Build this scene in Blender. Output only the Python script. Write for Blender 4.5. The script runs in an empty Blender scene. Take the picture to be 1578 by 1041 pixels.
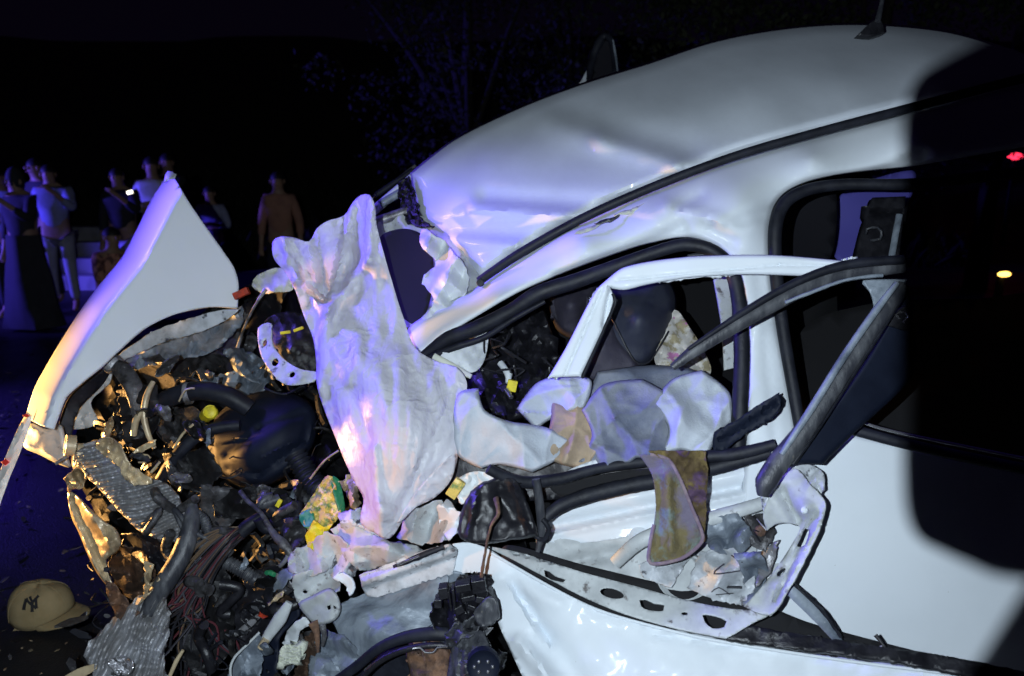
import bpy, math, random
import numpy as np
from mathutils import Vector, Matrix, geometry
C = bpy.context.scene.collection
R = math.radians
random.seed(7); rng = np.random.default_rng(7)

# ------------------------------------------------------------------ camera
CAMZ, PITCH, F = 1.55, R(12.3), 1143.0
cam = bpy.data.cameras.new('camera'); camo = bpy.data.objects.new('camera', cam); C.objects.link(camo)
camo.location = (0, 0, CAMZ); camo.rotation_euler = (R(90) - PITCH, 0, 0)
cam.sensor_width = 36; cam.lens = 36 * F / 1578; cam.clip_start = 0.005; cam.clip_end = 300
bpy.context.scene.camera = camo
cam.dof.use_dof = True; cam.dof.focus_distance = 1.9; cam.dof.aperture_fstop = 3.0
FW = np.array([0, math.cos(PITCH), -math.sin(PITCH)]); UP = np.array([0, math.sin(PITCH), math.cos(PITCH)]); RT = np.array([1., 0, 0])
def P(x, y, d):
    return np.array([0, 0, CAMZ]) + RT * ((x - 789) / F * d) + UP * (-(y - 520.5) / F * d) + FW * d
def CS(cx, cy, cz):
    return np.array([0, 0, CAMZ]) + RT * cx + UP * cy + FW * cz

# ------------------------------------------------------------------ world and lamps
S = bpy.context.scene
w = bpy.data.worlds.new("World"); S.world = w; w.use_nodes = True
bg = w.node_tree.nodes['Background']; bg.inputs[0].default_value = (0.22, 0.13, 0.50, 1); bg.inputs[1].default_value = 0.006
S.view_settings.view_transform = 'Standard'; S.view_settings.look = 'None'; S.view_settings.exposure = 0; S.view_settings.gamma = 1
FLASH = (-0.10, 0.015, 0.0)
def lamp(name, kind, loc, power, color, size, target=None, spot=None, blend=.3):
    l = bpy.data.lights.new(name, kind); l.energy = power; l.color = color
    l.shadow_soft_size = size
    if spot: l.spot_size = spot; l.spot_blend = blend
    o = bpy.data.objects.new(name, l); C.objects.link(o); o.location = Vector(loc)
    if target is not None:
        o.rotation_euler = (Vector(target) - Vector(loc)).to_track_quat('-Z', 'Y').to_euler()
    return o
lamp('camera_flash', 'SPOT', CS(*FLASH), 148, (0.78, 0.90, 1.0), 0.0007, P(760, 500, 2.0), R(125), .35)
lamp('police_beacon', 'SPOT', CS(-2.8, 1.5, 2.35), 800, (0.15, 0.09, 1.0), 0.22, P(430, 405, 2.1), R(29), .9)
lamp('police_beacon', 'SPOT', (-9.5, 6.5, 1.9), 2300, (0.10, 0.07, 1.0), 0.10, (-4.6, 9.2, .9), R(50), .5)
lamp('police_beacon', 'SPOT', (-6.5, 6.0, 2.3), 480, (0.10, 0.06, 1.0), 0.10, (-3.1, 4.5, 0), R(34), .9)
lamp('warm_headlight', 'SPOT', CS(-2.9, -0.55, 2.75), 900, (1.0, 0.50, 0.14), 0.05, P(-10, 690, 2.35), R(30), .9)
lamp('warm_headlight', 'SPOT', CS(-2.1, -.55, 1.0), 135, (1.0, 0.42, 0.14), 0.05, P(568, 765, 1.8), R(15), .9)  # made-up second source, a narrow spot added to warm the sheet's lower end

# ------------------------------------------------------------------ noise
def _h(ix, iy, s):
    n = (ix.astype(np.int64) * 374761393 + iy.astype(np.int64) * 668265263 + s * 974711) & 0x7fffffff
    n = ((n ^ (n >> 13)) * 1274126177) & 0x7fffffff
    return ((n ^ (n >> 16)) & 0xffff) / 65535.0
def vn(x, y, s=0):
    ix, iy = np.floor(x), np.floor(y); fx, fy = x - ix, y - iy
    fx = fx * fx * (3 - 2 * fx); fy = fy * fy * (3 - 2 * fy)
    a = _h(ix, iy, s); b = _h(ix + 1, iy, s); c = _h(ix, iy + 1, s); d = _h(ix + 1, iy + 1, s)
    return (a + (b - a) * fx) * (1 - fy) + (c + (d - c) * fx) * fy - .5
def fbm(x, y, sc, s=0, o=4):
    r = 0; a = 1; f = 1 / sc
    for k in range(o): r = r + a * vn(x * f, y * f, s + k * 17); a *= .5; f *= 2.03
    return r
def folds(x, y, sc, s=0, n=5):
    """sharp creases in random directions, as in bent sheet metal"""
    rr = np.random.default_rng(s + 99); r = 0
    wx = x + sc * .35 * fbm(x, y, sc * 2.2, s + 3, 2); wy = y + sc * .35 * fbm(x, y, sc * 2.2, s + 5, 2)
    for k in range(n):
        a = rr.uniform(0, math.pi); f = rr.uniform(.5, 1.5) / sc; ph = rr.uniform(0, 9)
        t = (wx * math.cos(a) + wy * math.sin(a)) * f + ph
        r = r + np.abs((t % 1) - .5) * 2 / n / (f * sc)
    return r - .5

# ------------------------------------------------------------------ materials
M = {}
def mat(name, col, rough=.5, metal=0., col2=None, nsc=30, mix=(.45, .65), bump=0., bsc=None, spec=.5, coat=0, emis=None, es=0, alpha=1, trans=0, sub=0, stretch=None, col3=None, n3=9, m3=(.55, .62), detail=8):
    m = bpy.data.materials.new(name); m.use_nodes = True; nt = m.node_tree; b = nt.nodes['Principled BSDF']
    b.inputs['Base Color'].default_value = (*col, 1); b.inputs['Roughness'].default_value = rough; b.inputs['Metallic'].default_value = metal
    b.inputs['Specular IOR Level'].default_value = spec; b.inputs['Coat Weight'].default_value = coat; b.inputs['Coat Roughness'].default_value = .12
    tc = nt.nodes.new('ShaderNodeTexCoord'); co = tc.outputs['Object']
    if stretch:
        mp = nt.nodes.new('ShaderNodeMapping'); mp.inputs['Scale'].default_value = stretch; nt.links.new(co, mp.inputs[0]); co = mp.outputs[0]
    def noise(sc, det=detail):
        n = nt.nodes.new('ShaderNodeTexNoise'); n.inputs['Scale'].default_value = sc; n.inputs['Detail'].default_value = det; n.inputs['Roughness'].default_value = .62; nt.links.new(co, n.inputs['Vector']); return n
    last = None
    if col2:
        n = noise(nsc); r = nt.nodes.new('ShaderNodeValToRGB'); r.color_ramp.elements[0].position = mix[0]; r.color_ramp.elements[1].position = mix[1]
        r.color_ramp.elements[0].color = (*col, 1); r.color_ramp.elements[1].color = (*col2, 1)
        nt.links.new(n.outputs[0], r.inputs[0]); last = r.outputs[0]
        rr = nt.nodes.new('ShaderNodeMapRange'); rr.inputs[3].default_value = max(.05, rough - .13); rr.inputs[4].default_value = min(1, rough + .2)
        nt.links.new(n.outputs[0], rr.inputs[0]); nt.links.new(rr.outputs[0], b.inputs['Roughness'])
    if col3:
        n = noise(n3); r = nt.nodes.new('ShaderNodeMapRange'); r.inputs[1].default_value = m3[0]; r.inputs[2].default_value = m3[1]
        nt.links.new(n.outputs[0], r.inputs[0]); mx = nt.nodes.new('ShaderNodeMix'); mx.data_type = 'RGBA'
        nt.links.new(r.outputs[0], mx.inputs[0]); mx.inputs[7].default_value = (*col3, 1)
        if last: nt.links.new(last, mx.inputs[6])
        else: mx.inputs[6].default_value = (*col, 1)
        last = mx.outputs[2]
    if last: nt.links.new(last, b.inputs['Base Color'])
    if bump:
        n = noise(bsc or nsc * 3); bp = nt.nodes.new('ShaderNodeBump'); bp.inputs['Strength'].default_value = bump; bp.inputs['Distance'].default_value = .004
        nt.links.new(n.outputs[0], bp.inputs['Height']); nt.links.new(bp.outputs[0], b.inputs['Normal'])
    if emis: b.inputs['Emission Color'].default_value = (*emis, 1); b.inputs['Emission Strength'].default_value = es
    if trans: b.inputs['Transmission Weight'].default_value = trans
    if alpha < 1: b.inputs['Alpha'].default_value = alpha
    if sub: b.inputs['Subsurface Weight'].default_value = sub; b.inputs['Subsurface Radius'].default_value = (.02, .02, .02)
    M[name] = m; return m
mat('paint', (.70, .75, .80), .5, 0, (.63, .68, .73), 3, (.4, .8), bump=.025, bsc=30, coat=.04, spec=.25, col3=(.30, .29, .27), n3=95, m3=(.725, .76))
mat('paint_smooth', (.70, .73, .76), .5, 0, (.66, .69, .72), 2.5, (.4, .8), coat=.05, spec=.25)
mat('paint_dusty', (.74, .80, .88), .55, 0, (.62, .67, .74), 5, (.35, .72), coat=.12, bump=.10, bsc=260, stretch=(1, .35, 1), col3=(.70, .74, .78), n3=120, m3=(.66, .72))
mat('paint_scratched', (.56, .59, .63), .45, 0, (.28, .30, .32), 14, (.42, .66), bump=.25, bsc=70, col3=(.06, .06, .07), n3=30, m3=(.58, .66))
mat('inner_paint', (.50, .53, .54), .5, 0, (.30, .32, .33), 9, (.4, .7), bump=.2, bsc=60, col3=(.12, .11, .11), n3=34, m3=(.60, .70))
mat('primer_grey', (.25, .29, .34), .45, .1, (.08, .10, .13), 12, (.42, .66), bump=.4, bsc=60, col3=(.50, .54, .58), n3=60, m3=(.68, .73), stretch=(1, 2.5, .6))
mat('bare_metal', (.30, .30, .32), .34, .35, (.06, .055, .05), 22, (.42, .66), bump=.5, bsc=120)
mat('dirty_metal', (.12, .12, .13), .42, .3, (.02, .018, .018), 25, (.38, .62), bump=.6, bsc=110, col3=(.36, .35, .34), n3=90, m3=(.68, .72))
mat('fin_metal', (.50, .51, .54), .45, .15, (.20, .19, .18), 9, (.38, .7), bump=.4, bsc=150)
mat('burnt', (.05, .03, .02), .6, .2, (.14, .08, .05), 24, (.45, .65), bump=.7, bsc=90)
mat('rust', (.22, .12, .07), .7, .3, (.08, .05, .04), 30, (.4, .6), bump=.6, bsc=120)
mat('warm_alloy', (.62, .50, .32), .34, .2, (.24, .17, .10), 12, (.45, .7), bump=.4, bsc=50)
mat('rubber', (.007, .008, .013), .52, 0, (.016, .018, .028), 20, (.4, .7), bump=.25, bsc=80, col3=(.08, .085, .10), n3=45, m3=(.70, .76), spec=.3)
mat('worn_rubber', (.028, .030, .038), .42, 0, (.10, .105, .115), 10, (.44, .70), bump=.3, bsc=60, stretch=(3, 3, .8), col3=(.22, .20, .17), n3=40, m3=(.66, .74))
mat('black_plastic', (.008, .008, .011), .38, 0, (.022, .022, .028), 18, (.45, .7), bump=.4, bsc=90, col3=(.10, .10, .11), n3=80, m3=(.70, .74))
mat('cover_plastic', (.0035, .006, .016), .6, 0, (.006, .010, .024), 10, (.4, .7), bump=.12, bsc=300, spec=.25, col3=(.35, .35, .4), n3=70, m3=(.775, .785))
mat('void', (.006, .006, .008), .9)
mat('debris_dark', (.006, .006, .007), .5, .1, (.025, .023, .021), 30, (.4, .65), bump=.6, bsc=90)
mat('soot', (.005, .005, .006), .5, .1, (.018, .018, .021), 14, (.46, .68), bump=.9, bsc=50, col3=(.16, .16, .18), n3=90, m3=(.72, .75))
mat('yellow', (.75, .62, .02), .5, 0, (.5, .4, .02), 60)
mat('board_yellow', (.62, .46, .10), .6, 0, (.16, .24, .08), 45, (.48, .60), bump=.9, bsc=120, col3=(.85, .70, .30), n3=25, m3=(.55, .62))
mat('board_green', (.02, .20, .09), .4, 0, (.08, .30, .14), 60, (.5, .6))
mat('red_plastic', (.45, .05, .02), .4, 0, (.2, .03, .02), 60)
mat('wire_black', (.02, .02, .025), .4); mat('wire_maroon', (.09, .022, .03), .45); mat('wire_grey', (.06, .058, .07), .45); mat('wire_tan', (.12, .08, .05), .5)
mat('leather_navy', (.022, .026, .048), .55, 0, (.035, .04, .06), 30, (.4, .7), bump=.3, bsc=300)
mat('seat_navy', (.035, .032, .052), .6, 0, (.055, .05, .07), 40, (.4, .7), bump=.5, bsc=350)
mat('airbag', (.66, .70, .72), .6, 0, (.55, .58, .60), 8, (.4, .7), bump=.2, bsc=80)
mat('cloth_pale', (.50, .54, .60), .85, 0, (.38, .42, .48), 7, (.4, .7), bump=.5, bsc=180)
mat('cloth_slate', (.13, .15, .21), .9, 0, (.27, .29, .34), 6, (.42, .62), bump=.5, bsc=200)
mat('cloth_tan', (.42, .32, .22), .9, 0, (.28, .22, .16), 8, (.42, .62), bump=.5, bsc=200)
mat('cloth_cream', (.58, .60, .50), .8, 0, (.42, .45, .38), 10, bump=.4, bsc=90)
mat('scarf', (.15, .13, .19), .85, 0, (.16, .13, .06), 7, (.45, .55), bump=.9, bsc=160, col3=(.17, .21, .19), n3=13, m3=(.52, .60))
mat('scarf_brown', (.09, .06, .025), .85, 0, (.19, .14, .05), 14, (.45, .56), bump=.9, bsc=160, col3=(.09, .05, .10), n3=20, m3=(.53, .6))
mat('scarf_hem', (.17, .12, .17), .85, 0, (.26, .20, .22), 60)
mat('floral', (.52, .50, .46), .85, 0, (.30, .26, .16), 24, (.5, .58), bump=.3, bsc=160, col3=(.40, .16, .32), n3=18, m3=(.6, .64))
mat('tape', (.80, .76, .72), .35, 0, (.72, .68, .64), 8); mat('tape_red', (.65, .04, .03), .4)
mat('chrome', (.7, .7, .72), .18, .9)
mat('cap_cloth', (.36, .28, .15), .9, 0, (.28, .21, .10), 14, (.4, .7), bump=.35, bsc=500)
mat('cap_inner', (.12, .11, .12), .9, 0, (.08, .07, .08), 14)
mat('cap_logo', (.012, .012, .015), .8)
mat('glass', (.02, .02, .025), .06, 0, spec=.5)
mat('phone_black', (.01, .01, .01), .7)
mat('asphalt', (.022, .022, .026), .42, 0, (.008, .008, .009), 2.2, (.4, .65), bump=.9, bsc=120, col3=(.07, .065, .06), n3=150, m3=(.68, .74))
mat('litter', (.50, .40, .27), .6, 0, (.14, .10, .07), 14, (.42, .6))
mat('verge', (.035, .03, .02), .95, 0, (.06, .055, .03), 3, (.4, .6), bump=.9, bsc=20)
mat('leaf', (.020, .030, .012), .7, 0, (.050, .055, .025), 1.6, (.42, .62))
mat('leaf_dry', (.026, .024, .014), .8, 0, (.014, .014, .009), 1.4, (.42, .62))
mat('bark', (.03, .024, .018), .9, 0, (.014, .012, .010), 20, bump=.8, bsc=40)
mat('concrete', (.38, .38, .38), .85, 0, (.28, .28, .28), 5, bump=.5, bsc=60)
mat('skin', (.36, .22, .15), .55, 0, (.30, .18, .12), 20); mat('hair', (.012, .010, .009), .6)
mat('shirt_white', (.70, .70, .72), .85, 0, (.6, .6, .62), 9, bump=.5, bsc=20)
mat('shirt_brown', (.40, .20, .14), .85, 0, (.32, .16, .12), 9, bump=.5, bsc=20)
mat('shirt_blue', (.30, .32, .48), .85, 0, (.25, .26, .40), 9, bump=.5, bsc=20)
mat('shirt_salmon', (.62, .30, .22), .85, 0, (.16, .07, .07), 14, (.47, .56), bump=.5, bsc=20)
mat('jacket_dark', (.018, .018, .024), .85, 0, (.03, .03, .036), 9, bump=.5, bsc=20)
mat('trousers_dark', (.02, .02, .028), .85, 0, (.03, .03, .04), 9); mat('trousers_pale', (.40, .40, .46), .85, 0, (.32, .32, .38), 9)
mat('screen', (.1, .1, .1), .3, emis=(1, .93, .75), es=5)
mat('amber_glow', (.3, .2, .05), .3, emis=(1, .55, .10), es=5); mat('red_glow', (.3, .02, .02), .3, emis=(1, .03, .08), es=2.5)  # glow that imitates reflections, used on the far discs
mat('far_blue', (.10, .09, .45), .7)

# translucent thin plastic
def plastic():
    m = bpy.data.materials.new('plastic_film'); m.use_nodes = True; nt = m.node_tree; b = nt.nodes['Principled BSDF']; out = nt.nodes['Material Output']
    b.inputs['Base Color'].default_value = (.76, .77, .82, 1); b.inputs['Roughness'].default_value = .42; b.inputs['Specular IOR Level'].default_value = .4
    tr = nt.nodes.new('ShaderNodeBsdfTranslucent'); tr.inputs[0].default_value = (.72, .66, .76, 1)
    mx = nt.nodes.new('ShaderNodeMixShader'); mx.inputs[0].default_value = .34
    nt.links.new(b.outputs[0], mx.inputs[1]); nt.links.new(tr.outputs[0], mx.inputs[2])
    tp = nt.nodes.new('ShaderNodeBsdfTransparent'); m2 = nt.nodes.new('ShaderNodeMixShader'); m2.inputs[0].default_value = .10
    nt.links.new(mx.outputs[0], m2.inputs[1]); nt.links.new(tp.outputs[0], m2.inputs[2]); nt.links.new(m2.outputs[0], out.inputs[0])
    tc = nt.nodes.new('ShaderNodeTexCoord'); mp = nt.nodes.new('ShaderNodeMapping'); mp.inputs['Rotation'].default_value = (0, R(18), 0); mp.inputs['Scale'].default_value = (30, 12, 6)
    n = nt.nodes.new('ShaderNodeTexNoise'); n.inputs['Scale'].default_value = 1; n.inputs['Detail'].default_value = 10; n.inputs['Distortion'].default_value = 1.2
    bp = nt.nodes.new('ShaderNodeBump'); bp.inputs['Strength'].default_value = .4; bp.inputs['Distance'].default_value = .010
    nt.links.new(tc.outputs['Object'], mp.inputs[0]); nt.links.new(mp.outputs[0], n.inputs['Vector']); nt.links.new(n.outputs[0], bp.inputs['Height'])
    dn = nt.nodes.new('ShaderNodeTexNoise'); dn.inputs['Scale'].default_value = 9; dn.inputs['Detail'].default_value = 3; nt.links.new(tc.outputs['Object'], dn.inputs['Vector'])
    ad = nt.nodes.new('ShaderNodeMix'); ad.data_type = 'RGBA'; ad.blend_type = 'LINEAR_LIGHT'; ad.inputs[0].default_value = .12; nt.links.new(tc.outputs['Object'], ad.inputs[6]); nt.links.new(dn.outputs[1], ad.inputs[7])
    prev = bp
    for sc_, st_ in ((11, .42), (34, .24)):
        vo = nt.nodes.new('ShaderNodeTexVoronoi'); vo.feature = 'F1'; vo.distance = 'CHEBYCHEV' if sc_ == 15 else 'EUCLIDEAN'; vo.inputs['Scale'].default_value = sc_; nt.links.new(ad.outputs[2], vo.inputs['Vector'])
        b2 = nt.nodes.new('ShaderNodeBump'); b2.inputs['Strength'].default_value = st_; b2.inputs['Distance'].default_value = .22 / sc_; nt.links.new(vo.outputs['Distance'], b2.inputs['Height']); nt.links.new(prev.outputs[0], b2.inputs['Normal']); prev = b2
    bp = prev
    nt.links.new(bp.outputs[0], b.inputs['Normal']); nt.links.new(bp.outputs[0], tr.inputs['Normal'])
    M['film'] = m
plastic()

# ------------------------------------------------------------------ building helpers
def link(name, me, m, parent=None):
    o = bpy.data.objects.new(name, me); C.objects.link(o)
    if m and not me.materials: me.materials.append(M[m])
    if parent:
        o.parent = parent; l = parent.get('_o'); 
        o.matrix_parent_inverse = Matrix.Identity(4)
        base = Vector((0, 0, 0)); q = parent
        while q: base += q.location; q = q.parent
        o.location = -base
    return o
def tag(o, label=None, cat=None, group=None, kind=None):
    if label: o['label'] = label
    if cat: o['category'] = cat
    if group: o['group'] = group
    if kind: o['kind'] = kind
    return o
def empty(name, loc, label=None, cat=None, group=None):
    o = bpy.data.objects.new(name, None); C.objects.link(o); o.location = Vector(loc); o.empty_display_size = .1
    return tag(o, label, cat, group)
def finish(me, ang=35):
    for p in me.polygons: p.use_smooth = True
    me.set_sharp_from_angle(angle=R(ang))
def hermite(pts, closed, n=26):
    """smooth line through points; a trailing 'c' marks a corner"""
    N = len(pts); q = [np.array(p[:3], float) for p in pts]; c = [len(p) > 3 for p in pts]
    out = []
    rg = range(N if closed else N - 1)
    def tan(i):
        if c[i]: return np.zeros(3)
        if not closed and i in (0, N - 1): return np.zeros(3)
        return (q[(i + 1) % N] - q[i - 1]) * .5
    for i in rg:
        a, b = q[i], q[(i + 1) % N]; ta, tb = tan(i), tan((i + 1) % N); L = np.linalg.norm((b - a)[:2]); k = max(1, min(n, int(L / 6)))
        ta = ta * min(1, L / (np.linalg.norm(ta[:2]) + 1e-6)); tb = tb * min(1, L / (np.linalg.norm(tb[:2]) + 1e-6))
        for j in range(k):
            t = j / k; t2 = t * t; t3 = t2 * t
            out.append(a * (2 * t3 - 3 * t2 + 1) + ta * (t3 - 2 * t2 + t) + b * (-2 * t3 + 3 * t2) + tb * (t3 - t2))
    if not closed: out.append(q[-1])
    return out
def rbf(ctrl, lam=1e-3):
    c = np.array([k[:3] for k in ctrl], float); xy = c[:, :2] / 100
    n = len(c); K = np.linalg.norm(xy[:, None] - xy[None], axis=2); K = np.where(K > 1e-9, K * K * np.log(K + 1e-12), 0) + np.eye(n) * lam
    Pm = np.c_[np.ones(n), xy]; A = np.block([[K, Pm], [Pm.T, np.zeros((3, 3))]]); s = np.linalg.lstsq(A, np.r_[c[:, 2], 0, 0, 0], rcond=None)[0]
    def f(x, y):
        q = np.c_[x, y] / 100; D = np.linalg.norm(q[:, None] - xy[None], axis=2); D = np.where(D > 1e-9, D * D * np.log(D + 1e-12), 0)
        return D @ s[:n] + s[n] + q @ s[n + 1:]
    return f
def segd(x, y, a, b):
    ax, ay = a; bx, by = b; dx, dy = bx - ax, by - ay; t = np.clip(((x - ax) * dx + (y - ay) * dy) / (dx * dx + dy * dy + 1e-9), 0, 1)
    sd = ((x - ax) * dy - (y - ay) * dx) / math.hypot(dx, dy)
    return np.hypot(x - ax - t * dx, y - ay - t * dy), sd
def sheet(name, outline, m, parent=None, ctrl=(), holes=(), step=8, th=.002, noise=0, nsc=60, crease=0, csc=40, dents=(), seed=1, smooth=True, fn=None, ang=40, jag=0, edge=0, ew=10, rolls=()):
    """a bent panel: outline and control points are (x, y, depth) rays turned into places; gets real thickness"""
    ol = hermite(outline, True) if smooth else [np.array(p[:3], float) for p in outline]
    if jag:
        a = np.array(ol); 
        ol2 = []
        for i in range(len(ol)):
            p, q = ol[i], ol[(i + 1) % len(ol)]; k = max(1, int(np.linalg.norm((q - p)[:2]) / 5))
            for j in range(k):
                r = p + (q - p) * j / k; r = r.copy(); r[0] += rng.uniform(-jag, jag); r[1] += rng.uniform(-jag, jag); ol2.append(r)
        ol = ol2
    f = rbf([o[:3] for o in outline] + list(ctrl))
    vs = [Vector((float(p[0]), float(p[1]))) for p in ol]; faces = [list(range(len(vs)))]
    hs = []
    for h in holes:
        if len(h) == 4 and not hasattr(h[0], '__len__'):
            hx, hy, rx, ry = h; an = 0; pts = [(hx + rx * math.cos(t), hy + ry * math.sin(t)) for t in np.linspace(0, 2 * math.pi, 16, endpoint=False)]
        elif not hasattr(h[0], '__len__'):
            hx, hy, rx, ry, an = h; pts = []
            for t in np.linspace(0, 2 * math.pi, 16, endpoint=False):
                u, v = rx * math.cos(t), ry * math.sin(t); pts.append((hx + u * math.cos(an) - v * math.sin(an), hy + u * math.sin(an) + v * math.cos(an)))
        else: pts = [tuple(q[:2]) for q in hermite([(q[0], q[1], 0) for q in h], True, 4)]
        hs.append(pts)
    nb = len(vs)
    xs = np.array([v.x for v in vs]); ys = np.array([v.y for v in vs])
    gx, gy = np.meshgrid(np.arange(xs.min() + step / 2, xs.max(), step), np.arange(ys.min() + step / 2, ys.max(), step * .87))
    gx = gx + (np.arange(gx.shape[0]) % 2)[:, None] * step / 2
    gx = gx.ravel() + rng.uniform(-.2, .2, gx.size) * step; gy = gy.ravel() + rng.uniform(-.2, .2, gy.size) * step
    def inside(px, py, X, Y):
        r = np.zeros(len(X), bool); j = len(px) - 1
        for i in range(len(px)):
            c = ((py[i] > Y) != (py[j] > Y)) & (X < (px[j] - px[i]) * (Y - py[i]) / (py[j] - py[i] + 1e-12) + px[i]); r ^= c; j = i
        return r
    keep = inside(xs, ys, gx, gy)
    for h in hs: keep &= ~inside([p[0] for p in h], [p[1] for p in h], gx, gy)
    gx, gy = gx[keep], gy[keep]
    rings = []
    if edge:
        M0 = np.c_[xs, ys]; A0 = .5 * np.sum(xs * np.roll(ys, -1) - np.roll(xs, -1) * ys); sg = 1 if A0 > 0 else -1
        dmin = np.full(len(gx), 1e9)
        for i in range(nb): dmin = np.minimum(dmin, segd(gx, gy, (xs[i - 1], ys[i - 1]), (xs[i], ys[i]))[0] if np.hypot(xs[i] - xs[i - 1], ys[i] - ys[i - 1]) > 1e-3 else 1e9)
        gx, gy = gx[dmin > ew * 1.12], gy[dmin > ew * 1.12]
        L = np.r_[0, np.cumsum(np.hypot(np.diff(np.r_[xs, xs[0]]), np.diff(np.r_[ys, ys[0]])))]; nr = max(8, int(L[-1] / max(3, min(step, ew * .6))))
        tt = np.linspace(0, L[-1], nr, endpoint=False); bx = np.interp(tt, L, np.r_[xs, xs[0]]); by = np.interp(tt, L, np.r_[ys, ys[0]])
        tx, ty = np.roll(bx, -1) - np.roll(bx, 1), np.roll(by, -1) - np.roll(by, 1); tl = np.hypot(tx, ty) + 1e-9; nx, ny = -ty / tl * sg, tx / tl * sg
        for q_ in (.22, .48, .75, 1.0):
            qx, qy = bx + nx * ew * q_, by + ny * ew * q_; k_ = inside(xs, ys, qx, qy)
            for h in hs: k_ &= ~inside([p[0] for p in h], [p[1] for p in h], qx, qy)
            dm_ = np.full(len(qx), 1e9)
            for i in range(nb):
                if np.hypot(xs[i] - xs[i - 1], ys[i] - ys[i - 1]) > 1e-3: dm_ = np.minimum(dm_, segd(qx, qy, (xs[i - 1], ys[i - 1]), (xs[i], ys[i]))[0])
            k_ &= dm_ > ew * q_ * .85; rings += list(zip(qx[k_], qy[k_]))
        gx = np.r_[gx, [r[0] for r in rings]]; gy = np.r_[gy, [r[1] for r in rings]]
    for h in hs:
        s = len(vs); vs += [Vector(p) for p in h]; faces.append(list(range(s, s + len(h)))[::-1])
    vs += [Vector((float(a), float(b))) for a, b in zip(gx, gy)]
    # orientation: outline counter-clockwise, holes the other way
    def area(idx): return sum(vs[idx[k - 1]].x * vs[idx[k]].y - vs[idx[k]].x * vs[idx[k - 1]].y for k in range(len(idx)))
    faces[0] = faces[0] if area(faces[0]) > 0 else faces[0][::-1]
    for k in range(1, len(faces)):
        if area(faces[k]) > 0: faces[k] = faces[k][::-1]
    V2, E, Fc, _, _, of = geometry.delaunay_2d_cdt(vs, [], faces, 1, 1e-4)
    X = np.array([v.x for v in V2]); Y = np.array([v.y for v in V2])
    tri = []
    for fc in Fc:
        if len(fc) < 3: continue
        tri.append(fc)
    if hs:
        T = np.array([(X[list(t)].mean(), Y[list(t)].mean()) for t in tri]); k2 = inside(xs, ys, T[:, 0], T[:, 1])
        for h in hs: k2 &= ~inside([p[0] for p in h], [p[1] for p in h], T[:, 0], T[:, 1])
        tri = [t for t, k in zip(tri, k2) if k]
    D = f(X, Y)
    if noise: D = D + noise * fbm(X, Y, nsc, seed, 4)
    if crease: D = D + crease * folds(X, Y, csc, seed)
    for dn in dents:
        x1, y1, x2, y2, wd, am = dn[:6]; dd, sd = segd(X, Y, (x1, y1), (x2, y2))
        if len(dn) > 6: D = D + am * np.exp(-(dd / wd) ** 2) * np.where(sd > 0, 1, np.exp(-(dd / (wd * .25)) ** 2 * 1))
        else: D = D + am * np.exp(-(dd / wd) ** 2)
    if edge:   # roll the rim away from the viewer
        dm = np.full(len(X), 1e9)
        for i in range(nb): 
            dd, _ = segd(X, Y, (xs[i - 1], ys[i - 1]), (xs[i], ys[i])); dm = np.minimum(dm, dd)
        D = D + edge * np.clip(1 - dm / ew, 0, 1) ** 2
    for pl, wd_, am_ in rolls:
        dm = np.full(len(X), 1e9)
        for i in range(len(pl) - 1): dm = np.minimum(dm, segd(X, Y, pl[i], pl[i + 1])[0])
        D = D + am_ * np.clip(1 - dm / wd_, 0, 1) ** 2
    if fn: D = D + fn(X, Y)
    W = np.array([0, 0, CAMZ]) + np.outer((X - 789) / F * D, RT) + np.outer(-(Y - 520.5) / F * D, UP) + np.outer(D, FW)
    me = bpy.data.meshes.new(name); me.from_pydata(W.tolist(), [], [list(t)[::-1] for t in tri]); me.update()
    me.flip_normals() if False else None
    finish(me, ang)
    o = link(name, me, m, parent)
    if th:
        s = o.modifiers.new('thickness', 'SOLIDIFY'); s.thickness = th; s.offset = -1
    return o
def tube(name, pts, r, m, parent=None, sides=10, flat=1., n=26, rib=None, wob=0, jitter=0, cap=True):
    """pts (x, y, depth) ; r in metres, number or list per point"""
    q = [tuple(p[:3]) for p in pts]
    sm = hermite([tuple(p) for p in pts], False, n); W = [P(*s) for s in sm]
    if not hasattr(r, '__len__'): rad = [r] * len(W)
    else:
        # radii follow position along control points
        cp = np.array(q)[:, :2]; rad = []
        cum = [0]
        for i in range(1, len(cp)): cum.append(cum[-1] + np.linalg.norm(cp[i] - cp[i - 1]))
        s = np.array(sm)[:, :2]; cs = [0]
        for i in range(1, len(s)): cs.append(cs[-1] + np.linalg.norm(s[i] - s[i - 1]))
        rad = list(np.interp(np.array(cs) / cs[-1], np.array(cum) / cum[-1], r))
    return tube_w(name, W, rad, m, parent, sides, flat, rib, wob)
def tube_w(name, W, rad, m, parent=None, sides=10, flat=1., rib=None, wob=0):
    V, Fc = tube_geo(W, rad, sides, flat, rib, wob)
    me = bpy.data.meshes.new(name); me.from_pydata(V, [], Fc); me.update(); finish(me, 60)
    return link(name, me, m, parent)
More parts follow.
